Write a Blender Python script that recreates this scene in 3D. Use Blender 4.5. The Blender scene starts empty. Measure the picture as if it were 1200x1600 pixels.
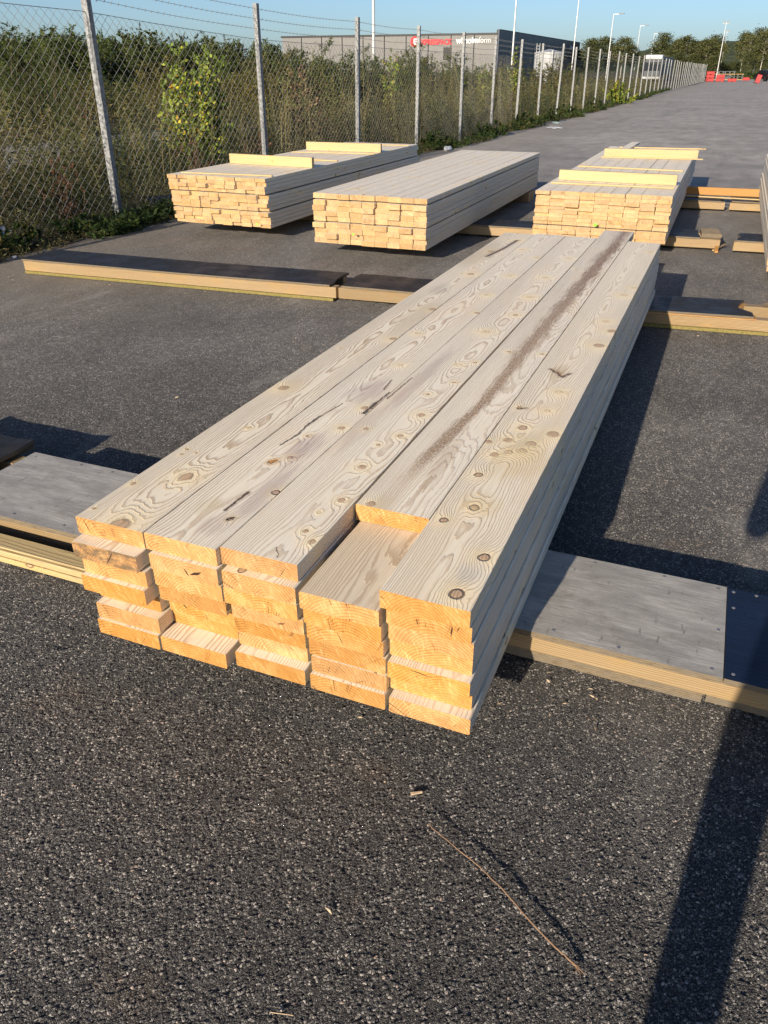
import bpy, bmesh, math, random
import numpy as np
from mathutils import Vector, Matrix

random.seed(7)
RNG = np.random.default_rng(11)
sc = bpy.context.scene
COL = sc.collection
R = math.radians

# ------------------------------------------------------------------ camera
CAM_H = 1.4
PITCH = 29.9
YAW = 22.45
cam_d = bpy.data.cameras.new('camera')
cam = bpy.data.objects.new('camera', cam_d)
COL.objects.link(cam)
cam.location = (0, 0, CAM_H)
cam.rotation_euler = (R(90 - PITCH), 0, R(YAW))
cam_d.sensor_fit = 'VERTICAL'
cam_d.sensor_height = 24
cam_d.sensor_width = 18
cam_d.lens = 18.0
cam_d.clip_start = 0.02
cam_d.clip_end = 4000
sc.camera = cam

# ------------------------------------------------------------------ sky and sun
LIGHT = Vector((0.38, 2.9, -1.0)).normalized()      # the way the sunlight travels
SUN_EL = math.asin(-LIGHT.z)
SUN_ROT = math.atan2(-LIGHT.x, -LIGHT.y)
world = bpy.data.worlds.new('World')
sc.world = world
world.use_nodes = True
wn = world.node_tree.nodes
wl = world.node_tree.links
bg = wn['Background']
sky = wn.new('ShaderNodeTexSky')
sky.sky_type = 'NISHITA'
sky.sun_disc = False
sky.sun_elevation = SUN_EL
sky.sun_rotation = SUN_ROT
sky.altitude = 50
sky.air_density = 0.80
sky.dust_density = 1.1
sky.ozone_density = 4.2
wl.new(sky.outputs[0], bg.inputs['Color'])
bg.inputs['Strength'].default_value = 0.080
sun_d = bpy.data.lights.new('sun', 'SUN')
sun_d.energy = 5.0
sun_d.angle = R(0.53)
sun_d.color = (1.0, 0.865, 0.69)
sun = bpy.data.objects.new('sun', sun_d)
COL.objects.link(sun)
sun.rotation_euler = LIGHT.to_track_quat('-Z', 'Y').to_euler()
sun.location = (-20, -60, 40)

sc.view_settings.view_transform = 'Standard'
sc.view_settings.look = 'None'
sc.view_settings.gamma = 1
sc.view_settings.exposure = 0.80
sc.view_settings.use_curve_mapping = False
sc.render.engine = 'CYCLES'
sc.cycles.max_bounces = 6
sc.cycles.transparent_max_bounces = 8


# ------------------------------------------------------------------ node helper
class NT:
    def __init__(s, tree):
        s.t = tree
        s.n = tree.nodes
        s.l = tree.links

    def node(s, typ, **kw):
        n = s.n.new(typ)
        for k, v in kw.items():
            setattr(n, k, v)
        return n

    def put(s, sock, v):
        if hasattr(v, 'is_output'):
            s.l.new(v, sock)
        elif isinstance(v, (tuple, list)):
            dv = sock.default_value
            sock.default_value = tuple(v) + (1,) * (len(dv) - len(v))
        else:
            sock.default_value = v

    def m(s, op, a, b=0.0, c=None, clamp=False):
        n = s.node('ShaderNodeMath', operation=op, use_clamp=clamp)
        s.put(n.inputs[0], a)
        s.put(n.inputs[1], b)
        if c is not None:
            s.put(n.inputs[2], c)
        return n.outputs[0]

    def add(s, a, b): return s.m('ADD', a, b)
    def sub(s, a, b): return s.m('SUBTRACT', a, b)
    def mul(s, a, b): return s.m('MULTIPLY', a, b)

    def rng(s, v, a, b, c=0.0, d=1.0, smooth=True):
        n = s.node('ShaderNodeMapRange')
        n.interpolation_type = 'SMOOTHSTEP' if smooth else 'LINEAR'
        n.clamp = True
        s.put(n.inputs['Value'], v)
        for k, x in (('From Min', a), ('From Max', b), ('To Min', c), ('To Max', d)):
            s.put(n.inputs[k], x)
        return n.outputs[0]

    def mix(s, f, a, b, blend='MIX'):
        n = s.node('ShaderNodeMix', data_type='RGBA', blend_type=blend)
        s.put(n.inputs[0], f)
        s.put(n.inputs[6], a)
        s.put(n.inputs[7], b)
        return n.outputs[2]

    def noise(s, vec, scale, detail=2.0, rough=0.5, dims='3D', w=None):
        n = s.node('ShaderNodeTexNoise', noise_dimensions=dims)
        if vec is not None:
            s.put(n.inputs['Vector'], vec)
        if w is not None:
            s.put(n.inputs['W'], w)
        n.inputs['Scale'].default_value = scale
        n.inputs['Detail'].default_value = detail
        n.inputs['Roughness'].default_value = rough
        return n.outputs[0], n.outputs[1]

    def sep(s, v):
        n = s.node('ShaderNodeSeparateXYZ')
        s.put(n.inputs[0], v)
        return n.outputs

    def comb(s, x, y, z):
        n = s.node('ShaderNodeCombineXYZ')
        for i, v in enumerate((x, y, z)):
            s.put(n.inputs[i], v)
        return n.outputs[0]

    def attr(s, name, typ='OBJECT'):
        n = s.node('ShaderNodeAttribute', attribute_type=typ, attribute_name=name)
        return n.outputs['Fac'], n.outputs['Color']

    def ramp(s, f, stops):
        n = s.node('ShaderNodeValToRGB')
        e = n.color_ramp.elements
        while len(e) < len(stops):
            e.new(0.5)
        for i, (p, c) in enumerate(stops):
            e[i].position = p
            e[i].color = tuple(c) + (1,)
        s.put(n.inputs[0], f)
        return n.outputs[0]

    def coord(s, which='Object'):
        n = s.node('ShaderNodeTexCoord')
        return n.outputs[which]


def new_mat(name, rough=0.7, spec=0.3):
    m = bpy.data.materials.new(name)
    m.use_nodes = True
    t = NT(m.node_tree)
    b = m.node_tree.nodes['Principled BSDF']
    b.inputs['Roughness'].default_value = rough
    b.inputs['Specular IOR Level'].default_value = spec
    return m, t, b


def bump(t, b, h, dist=0.002, strength=1.0):
    n = t.node('ShaderNodeBump')
    n.inputs['Strength'].default_value = strength
    n.inputs['Distance'].default_value = dist
    t.put(n.inputs['Height'], h)
    t.l.new(n.outputs[0], b.inputs['Normal'])


def simple_mat(name, col, rough=0.7, spec=0.3, var=0.15, scale=20.0, metal=0.0, col2=None, bmp=0.0):
    m, t, b = new_mat(name, rough, spec)
    v = t.coord('Object')
    f, _ = t.noise(v, scale, 4, 0.6)
    f2 = t.rng(f, 0.3, 0.7)
    c2 = col2 if col2 else tuple(x * (1 - 2 * var) for x in col)
    c = t.mix(f2, col, c2)
    t.put(b.inputs['Base Color'], c)
    b.inputs['Metallic'].default_value = metal
    if bmp:
        bump(t, b, f, bmp)
    return m


# ------------------------------------------------------------------ node groups for knots and cracks
def group_knot():
    g = bpy.data.node_groups.new('knot_shape', 'ShaderNodeTree')
    for nm in ('X', 'Y', 'CX', 'CY', 'R', 'E'):
        g.interface.new_socket(nm, in_out='INPUT', socket_type='NodeSocketFloat')
    for nm in ('U', 'Lift'):
        g.interface.new_socket(nm, in_out='OUTPUT', socket_type='NodeSocketFloat')
    t = NT(g)
    gi = t.node('NodeGroupInput').outputs
    go = t.node('NodeGroupOutput')
    dx = t.sub(gi[0], gi[2])
    dy = t.m('DIVIDE', t.sub(gi[1], gi[3]), gi[5])
    d = t.m('SQRT', t.add(t.mul(dx, dx), t.mul(dy, dy)))
    u = t.m('DIVIDE', d, gi[4])
    dy2 = t.mul(dy, 0.62)
    d2 = t.m('SQRT', t.add(t.mul(dx, dx), t.mul(dy2, dy2)))
    q = t.m('DIVIDE', d2, t.mul(gi[4], 2.3))
    lift = t.mul(t.m('EXPONENT', t.mul(t.mul(q, q), -1.0)), t.mul(gi[4], 1.3))
    t.l.new(u, go.inputs[0])
    t.l.new(lift, go.inputs[1])
    return g


def group_seg():
    g = bpy.data.node_groups.new('crack_shape', 'ShaderNodeTree')
    for nm in ('X', 'Y', 'AX', 'AY', 'BX', 'BY'):
        g.interface.new_socket(nm, in_out='INPUT', socket_type='NodeSocketFloat')
    g.interface.new_socket('D', in_out='OUTPUT', socket_type='NodeSocketFloat')
    t = NT(g)
    gi = t.node('NodeGroupInput').outputs
    go = t.node('NodeGroupOutput')
    px, py = t.sub(gi[0], gi[2]), t.sub(gi[1], gi[3])
    bx, by = t.sub(gi[4], gi[2]), t.sub(gi[5], gi[3])
    h = t.m('DIVIDE', t.add(t.mul(px, bx), t.mul(py, by)), t.add(t.mul(bx, bx), t.mul(by, by)), clamp=True)
    ex, ey = t.sub(px, t.mul(bx, h)), t.sub(py, t.mul(by, h))
    t.l.new(t.m('SQRT', t.add(t.mul(ex, ex), t.mul(ey, ey))), go.inputs[0])
    return g


G_KNOT = group_knot()
G_SEG = group_seg()


def use_group(t, g, *vals):
    n = t.node('ShaderNodeGroup')
    n.node_tree = g
    for i, v in enumerate(vals):
        t.put(n.inputs[i], v)
    return n.outputs


# ------------------------------------------------------------------ wood
def wood(name, early=(.83, .745, .59), late=(.43, .285, .16), end_e=(.45, .232, .068), end_l=(.27, .115, .025),
         knots=None, segs=None, blobs=None, streak=None, ring=0.0042, contrast=0.8, knot_scale=4.2,
         seedshift=0.0, pith=None, grey=0.5, end_dirty=0.0, relief=0.0015, knot_amount=0.45):
    m, t, b = new_mat(name, 0.52, 0.4)
    tone = lambda a, b_, c_: tuple(e * k_ for e, k_ in zip(early, (a, b_, c_)))
    P = t.coord('Object')
    x, y, z = t.sep(P)
    s0, _ = t.attr('seed')
    s = t.add(s0, seedshift)
    wn_ = t.node('ShaderNodeTexWhiteNoise', noise_dimensions='1D')
    t.put(wn_.inputs['W'], s)
    h1, h2, h3 = t.sep(wn_.outputs['Color'])
    ys = t.add(y, t.mul(s, 7.31))
    _, nc = t.noise(t.comb(t.mul(x, 3.0), t.mul(ys, .75), t.add(t.mul(z, 3.0), s)), 1.0, 2.0, 0.5)
    nr, ng, nb = t.sep(nc)
    if pith is None:
        pxo = t.mul(t.sub(h1, .5), .13)
        pzo = t.add(t.mul(h2, .10), .02)
    else:
        pxo, pzo = pith
    xx = t.add(t.sub(x, pxo), t.mul(t.sub(nr, .5), .070))
    zz = t.add(t.add(z, pzo), t.mul(t.sub(ng, .5), .060))
    wb_, _ = t.noise(t.comb(t.mul(ys, 1.7), s, 0.0), 1.0, 2, .5)
    zz = t.add(zz, t.mul(t.sub(wb_, .5), .03))
    rad = t.m('SQRT', t.add(t.mul(xx, xx), t.mul(zz, zz)))
    fine, _ = t.noise(t.comb(t.mul(x, 26), t.mul(ys, 3.6), t.mul(z, 26)), 1.0, 4, 0.6)
    rad = t.add(rad, t.mul(t.sub(fine, .5), .0095))
    kmask = None
    knear = None
    kring = None
    if knots is None:
        vo = t.node('ShaderNodeTexVoronoi', voronoi_dimensions='2D', feature='F1')
        t.put(vo.inputs['Vector'], t.comb(t.add(t.add(x, z), t.mul(s, 3.17)), t.mul(ys, .7), 0.0))
        vo.inputs['Scale'].default_value = knot_scale
        dm = t.m('DIVIDE', vo.outputs['Distance'], knot_scale)
        cr, cg, cb = t.sep(vo.outputs['Color'])
        act = t.m('LESS_THAN', cg, knot_amount)
        rr = t.add(t.mul(t.mul(cr, cr), .010), .0035)
        u = t.m('DIVIDE', dm, rr)
        q = t.m('DIVIDE', u, 2.6)
        lift = t.mul(t.mul(t.m('EXPONENT', t.mul(t.mul(q, q), -1.0)), t.mul(rr, 1.7)), act)
        rad = t.add(rad, lift)
        kmask = t.mul(t.rng(u, 1.12, .92), act)
        kring = t.mul(t.mul(t.rng(u, .72, 1.0), t.rng(u, 1.25, 1.0)), act)
        q2 = t.m('DIVIDE', u, 6.5)
        knear = t.mul(t.m('EXPONENT', t.mul(t.mul(q2, q2), -1.0)), act)
    else:
        wob, wobc = t.noise(P, 55, 2, .5)
        w1, w2, w3 = t.sep(wobc)
        xk = t.add(x, t.mul(t.sub(w1, .5), .007))
        yk = t.add(y, t.mul(t.sub(w2, .5), .010))
        umin = {}
        for (cx, cy, r, kind) in knots:
            o = use_group(t, G_KNOT, xk, yk, cx, cy, r, 1.15)
            rad = t.add(rad, o[1])
            umin[kind] = o[0] if kind not in umin else t.m('MINIMUM', umin[kind], o[0])
        for kind, u in umin.items():
            mk = t.mul(t.rng(u, 1.15, .78), .4 if kind == 'pale' else 1.0)
            kr = t.mul(t.mul(t.rng(u, .70, .95), t.rng(u, 1.32, 1.02)), {'dark': 1.0, 'mid': .34, 'pale': .15}[kind])
            q2 = t.m('DIVIDE', u, 3.0)
            nr_ = t.m('EXPONENT', t.mul(t.mul(q2, q2), -1.0))
            kmask = mk if kmask is None else t.m('MAXIMUM', kmask, mk)
            kring = kr if kring is None else t.m('MAXIMUM', kring, kr)
            knear = nr_ if knear is None else t.m('MAXIMUM', knear, nr_)
    wv, _ = t.noise(t.comb(t.mul(x, 5), t.mul(ys, .5), s), 1.0, 1, .5)
    fr = t.m('FRACT', t.m('DIVIDE', rad, ring))
    lat = t.mul(t.rng(fr, .48, .90), t.rng(fr, 1.0, .92))
    lat = t.mul(lat, t.rng(wv, .3, .7, .55, 1.0))
    col = t.mix(t.mul(lat, contrast), early, late)
    # streaky fibre, cool weathering, warmer resin near the knots
    fib, _ = t.noise(t.comb(t.mul(x, 170), t.mul(ys, 3.0), t.mul(z, 170)), 1.0, 3, .65)
    col = t.mix(t.rng(fib, .38, .75, 0, .36), col, tone(.58, .49, .40))
    big, bigc = t.noise(t.comb(t.mul(x, 6), t.mul(ys, 1.6), s), 1.0, 3, .6)
    col = t.mix(t.rng(big, .42, .72, 0, grey * .75), col, t.mix(.5, col, tone(.84, .87, .95)))
    b1, b2, b3 = t.sep(bigc)
    col = t.mix(t.rng(b2, .52, .72, 0, .4), col, tone(.93, .80, .67))
    col = t.mix(t.mul(knear, .6), col, tone(1.08, .95, .64))
    col = t.mix(t.mul(h3, .18), col, tone(.74, .74, .78))
    kn_rad, _ = t.noise(P, 260, 2, .5)
    kcol = t.mix(t.mix(.6, t.comb(kn_rad, kn_rad, kn_rad), t.comb(lat, lat, lat)), (.50, .32, .19), (.28, .15, .08))
    col = t.mix(t.mul(kmask, .80), col, kcol)
    col = t.mix(t.mul(kring, .8), col, (.06, .03, .018))
    hgt = t.sub(t.mul(lat, .55), t.mul(kring, .8))
    hgt = t.add(hgt, t.mul(fib, .35))
    if blobs:
        for (cx, cy, rx, ry, c, amt) in blobs:
            dx = t.m('DIVIDE', t.sub(x, cx), rx)
            dy = t.m('DIVIDE', t.sub(y, cy), ry)
            d2 = t.add(t.mul(dx, dx), t.mul(dy, dy))
            bn, _ = t.noise(t.comb(t.mul(x, 60), t.mul(y, 4.5), 3.0), 1.0, 5, .68)
            f = t.rng(t.add(d2, t.mul(t.sub(bn, .5), 3.2)), 1.3, .1, 0, amt)
            col = t.mix(t.mul(f, t.add(t.mul(lat, .35), .65)), col, c)
    if streak:
        # skip-planed brown strip with an uneven edge: centre line runs straight between a few points
        cx = streak[0][1]
        for (ya, xa), (yb, xb) in zip(streak[:-1], streak[1:]):
            cx = t.add(cx, t.rng(y, ya, yb, 0, xb - xa, smooth=False))
        sn, _ = t.noise(t.comb(t.mul(x, 110), t.mul(y, 7), 0.0), 1.0, 5, .72)
        sn2, _ = t.noise(t.comb(t.mul(x, 10), t.mul(y, 3.2), 5.0), 1.0, 3, .65)
        sn3, _ = t.noise(t.comb(t.mul(x, 240), t.mul(y, 60), 0.0), 1.0, 4, .75)
        wd = t.add(.017, t.mul(t.rng(y, .4, 2.6), .016))
        d = t.m('DIVIDE', t.m('ABSOLUTE', t.sub(x, cx)), t.mul(wd, t.add(.15, t.mul(sn2, 1.7))))
        f = t.rng(t.add(d, t.mul(t.sub(sn, .5), 4.2)), 1.5, .3)
        f = t.mul(f, t.rng(y, .10, .42))
        f = t.mul(f, t.rng(sn3, .36, .60, .25, 1.0))
        far = t.rng(y, 1.2, 2.4)
        col = t.mix(t.mul(t.rng(d, 2.6, .2), .30), col, (.45, .31, .17))
        col = t.mix(t.mul(f, .9), col, t.mix(far, (.36, .205, .095), (.27, .14, .065)))
        # brown arch rings further along the strip
        arch = t.mul(t.mul(t.rng(y, 2.0, 2.5), t.rng(d, 2.6, .8)), lat)
        col = t.mix(t.mul(arch, .7), col, (.17, .105, .06))
        hgt = t.sub(hgt, t.mul(f, t.add(.4, sn3)))
    if segs:
        cn, cnc = t.noise(P, 70, 3, .6)
        c1, c2, _c3 = t.sep(cnc)
        xs_ = t.add(x, t.mul(t.sub(c1, .5), .012))
        ys_ = t.add(y, t.mul(t.sub(c2, .5), .03))
        for (pts, w, c) in segs:
            dd = None
            for a, bb in zip(pts[:-1], pts[1:]):
                o = use_group(t, G_SEG, xs_, ys_, a[0], a[1], bb[0], bb[1])[0]
                dd = o if dd is None else t.m('MINIMUM', dd, o)
            dd = t.m('DIVIDE', dd, t.add(.25, t.mul(c2, 1.5)))
            f = t.mul(t.rng(dd, w, w * .45), .88)
            col = t.mix(t.rng(dd, w * 3.2, w * .8, 0, .45), col, t.mix(.5, c, (.30, .19, .10)))
            col = t.mix(f, col, c)
            hgt = t.sub(hgt, t.mul(f, 5.0))
    # sawn end
    N = t.coord('Normal')
    ny = t.m('ABSOLUTE', t.sep(N)[1])
    isend = t.m('GREATER_THAN', ny, .6)
    efr = t.m('FRACT', t.m('DIVIDE', rad, .0072))
    el = t.mul(t.rng(efr, .3, .92), t.rng(efr, 1.0, .95))
    en, enc = t.noise(t.comb(t.mul(x, 14), s, t.mul(z, 14)), 1.0, 3, .6)
    e1, e2, e3 = t.sep(enc)
    ec = t.mix(t.mul(el, t.rng(en, .35, .65, .5, 1.0)), end_e, end_l)
    ec = t.mix(t.rng(e2, .45, .75, 0, .5), ec, (.54, .36, .155))
    ec = t.mix(t.rng(e3, .55, .75, 0, .4), ec, (.44, .20, .05))
    saw, _ = t.noise(t.comb(t.mul(t.add(x, t.mul(z, .5)), 120), s, t.mul(z, 42)), 1.0, 4, .7)
    ec = t.mix(t.rng(saw, .42, .70, 0, .5), ec, (.27, .13, .035))
    ec = t.mix(t.rng(saw, .45, .28, 0, .5), ec, (.60, .43, .22))
    # radial drying checks
    ang = t.m('ARCTAN2', xx, zz)
    ck, _ = t.noise(None, 5.0, 1, .6, '1D', w=t.add(t.mul(ang, 1.3), s))
    chk = t.mul(t.rng(t.m('ABSOLUTE', t.sub(ck, .5)), .005, .001), t.rng(e1, .54, .62))
    ec = t.mix(t.mul(chk, .65), ec, (.16, .08, .035))
    if end_dirty:
        dn, _ = t.noise(t.comb(t.mul(x, 30), 0.0, t.mul(z, 60)), 1.0, 4, .65)
        ec = t.mix(t.rng(dn, .40, .60, .25, end_dirty), ec, (.13, .085, .045))
    hsv = t.node('ShaderNodeHueSaturation')
    t.put(hsv.inputs['Value'], t.add(.83, t.mul(h1, .27)))
    t.put(hsv.inputs['Saturation'], t.add(.92, t.mul(h2, .12)))
    t.put(hsv.inputs['Color'], ec)
    final = t.mix(isend, col, hsv.outputs[0])
    t.put(b.inputs['Base Color'], final)
    hh = t.add(t.mul(hgt, t.sub(1.0, isend)), t.mul(t.sub(t.mul(saw, .8), t.mul(chk, 2.0)), isend))
    bump(t, b, hh, relief, 1.0)
    return m


M_board = wood('weathered_spruce')
M_side = wood('weathered_spruce_grey', early=(.78, .70, .57), late=(.48, .36, .24), knot_amount=.6, grey=.4)
M_bundle = wood('planed_spruce', early=(.78, .70, .565), late=(.60, .49, .35), end_e=(.42, .275, .13), end_l=(.30, .18, .07),
                ring=.004, contrast=.5, grey=.55, knot_amount=.55)
M_fresh = wood('fresh_spruce', early=(.45, .35, .18), late=(.33, .225, .095), end_e=(.55, .40, .2), end_l=(.45, .3, .13),
               ring=.006, contrast=.5, grey=.0, knot_amount=.6)
M_beam = wood('bearer_spruce', early=(.30, .218, .118), late=(.145, .082, .034), end_e=(.6, .42, .2), end_l=(.42, .27, .12),
              ring=.007, contrast=.95, grey=.35, knot_amount=.7, knot_scale=6.0)
M_beam_old = wood('bearer_old_spruce', early=(.25, .18, .095), late=(.145, .09, .042), end_e=(.5, .36, .18), end_l=(.35, .24, .12),
                  ring=.006, contrast=.7, grey=.5, knot_amount=.6)
M_orange = wood('orange_stained_wood', early=(.40, .21, .06), late=(.3, .14, .035), ring=.006, contrast=.6, grey=0)


# ------------------------------------------------------------------ object helpers
def link(name, me, mat=None, parent=None, loc=(0, 0, 0), rot=(0, 0, 0), **props):
    o = bpy.data.objects.new(name, me)
    COL.objects.link(o)
    o.location = loc
    o.rotation_euler = rot
    if parent is not None:
        o.parent = parent
    if mat is not None and me is not None and len(me.materials) == 0:
        me.materials.append(mat)
    for k, v in props.items():
        o[k] = v
    return o


def tag(o, label=None, cat=None, group=None, kind=None):
    if label: o['label'] = label
    if cat: o['category'] = cat
    if group: o['group'] = group
    if kind: o['kind'] = kind
    return o


def thing(name, label, cat, loc=(0, 0, 0), rot=(0, 0, 0), group=None):
    o = link(name, None, None, None, loc, rot)
    o.empty_display_size = 0.1
    return tag(o, label, cat, group)


def dup(o, loc=None, rot=None, scale=None, label=None, group=None):
    r = o.copy()
    COL.objects.link(r)
    if loc is not None: r.location = loc
    if rot is not None: r.rotation_euler = rot
    if scale is not None: r.scale = scale
    if label: r['label'] = label
    if group: r['group'] = group
    for ch in o.children:
        c = ch.copy()
        COL.objects.link(c)
        c.parent = r
        for g in ch.children:
            d = g.copy()
            COL.objects.link(d)
            d.parent = c
    return r


def mesh(name, verts, faces, smooth=False):
    me = bpy.data.meshes.new(name)
    me.from_pydata([tuple(v) for v in verts], [], faces)
    me.update()
    if smooth:
        me.polygons.foreach_set('use_smooth', [True] * len(me.polygons))
    return me


def np_mesh(name, V, F, tint=None):
    """V (n,3); F (m,k) with k = 3 or 4, built with foreach_set."""
    V = np.asarray(V, np.float32)
    F = np.asarray(F, np.int32)
    k = F.shape[1]
    me = bpy.data.meshes.new(name)
    me.vertices.add(len(V))
    me.vertices.foreach_set('co', V.ravel())
    me.loops.add(F.size)
    me.loops.foreach_set('vertex_index', F.ravel())
    me.polygons.add(len(F))
    me.polygons.foreach_set('loop_start', np.arange(0, F.size, k, dtype=np.int32))
    me.polygons.foreach_set('loop_total', np.full(len(F), k, np.int32))
    if tint is not None:
        a = me.attributes.new('tint', 'FLOAT', 'POINT')
        a.data.foreach_set('value', np.asarray(tint, np.float32))
    me.update(calc_edges=True)
    me.validate()
    return me


def board_mesh(name, w, t, L, ch=.003, nseg=1, bow=None, seg=1):
    """A plank along +Y from y = 0, centred on x, from z = 0 up; rounded or chamfered arrises."""
    prof = []
    for cx, cz, a0 in ((w / 2 - ch, t - ch, 0), (-w / 2 + ch, t - ch, 90), (-w / 2 + ch, ch, 180), (w / 2 - ch, ch, 270)):
        for i in range(seg + 1):
            a = R(a0 + 90 * i / seg)
            prof.append((cx + ch * math.cos(a), cz + ch * math.sin(a)))
    n = len(prof)
    V, F = [], []
    for j in range(nseg + 1):
        y = L * j / nseg
        ox, oz = bow(y) if bow else (0, 0)
        for (px, pz) in prof:
            V.append((px + ox, y, pz + oz))
    for j in range(nseg):
        for i in range(n):
            a, b_ = j * n + i, j * n + (i + 1) % n
            F.append((a, a + n, b_ + n, b_))
    F.append(tuple(range(n)))
    F.append(tuple(reversed(range(nseg * n, nseg * n + n))))
    return mesh(name, V, F)


def box(x0, x1, y0, y1, z0, z1):
    V = [(x0, y0, z0), (x1, y0, z0), (x1, y1, z0), (x0, y1, z0), (x0, y0, z1), (x1, y0, z1), (x1, y1, z1), (x0, y1, z1)]
    F = [(0, 3, 2, 1), (4, 5, 6, 7), (0, 1, 5, 4), (1, 2, 6, 5), (2, 3, 7, 6), (3, 0, 4, 7)]
    return V, F


def boxes_mesh(name, bs):
    V, F = [], []
    for b_ in bs:
        v, f = box(*b_)
        o = len(V)
        V += v
        F += [tuple(i + o for i in q) for q in f]
    return mesh(name, V, F)


def bevel_box(name, x0, x1, y0, y1, z0, z1, bev=.003, seg=1):
    V, F = box(x0, x1, y0, y1, z0, z1)
    me = mesh(name, V, F)
    bm = bmesh.new()
    bm.from_mesh(me)
    bmesh.ops.bevel(bm, geom=bm.edges[:], offset=bev, segments=seg, affect='EDGES', profile=.5)
    bm.to_mesh(me)
    bm.free()
    return me


def tube_arrays(pts, rad, n=5):
    """Tapered tube along a polyline; returns V, F (quads)."""
    pts = np.asarray(pts, float)
    m_ = len(pts)
    rad = np.broadcast_to(np.asarray(rad, float), (m_,))
    tan = np.gradient(pts, axis=0)
    tan /= np.linalg.norm(tan, axis=1)[:, None] + 1e-9
    ref = np.array([1.0, 0.0, 0.0]) if abs(tan[0][2]) > .6 else np.array([0.0, 0.0, 1.0])
    a = np.cross(tan, ref)
    a /= np.linalg.norm(a, axis=1)[:, None] + 1e-9
    b_ = np.cross(tan, a)
    th = np.arange(n) * 2 * np.pi / n
    V = (pts[:, None, :] + rad[:, None, None] * (np.cos(th)[None, :, None] * a[:, None, :] + np.sin(th)[None, :, None] * b_[:, None, :])).reshape(-1, 3)
    i, j = np.meshgrid(np.arange(m_ - 1), np.arange(n), indexing='ij')
    F = np.stack([i * n + j, i * n + (j + 1) % n, (i + 1) * n + (j + 1) % n, (i + 1) * n + j], -1).reshape(-1, 4)
    return V, F


class Acc:
    def __init__(s):
        s.V, s.F, s.T, s.n = [], [], [], 0

    def add(s, V, F, tint=0.5):
        V = np.asarray(V, float)
        s.V.append(V)
        s.F.append(np.asarray(F) + s.n)
        s.T.append(np.broadcast_to(np.asarray(tint, float), (len(V),)))
        s.n += len(V)

    def build(s, name):
        return np_mesh(name, np.concatenate(s.V), np.concatenate(s.F), np.concatenate(s.T))


def from_px(u, v, depth):
    """world point at a given distance along the viewing axis (photo pixels, 1200 x 1600)"""
    f = 1200.0
    th, yw = R(PITCH), R(YAW)
    x, y = (u - 600) / f, (800 - v) / f
    d = np.array([x, math.cos(th) + y * math.sin(th), -math.sin(th) + y * math.cos(th)])
    d = np.array([d[0] * math.cos(yw) - d[1] * math.sin(yw), d[0] * math.sin(yw) + d[1] * math.cos(yw), d[2]])
    return np.array([0, 0, CAM_H]) + d * depth


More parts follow.
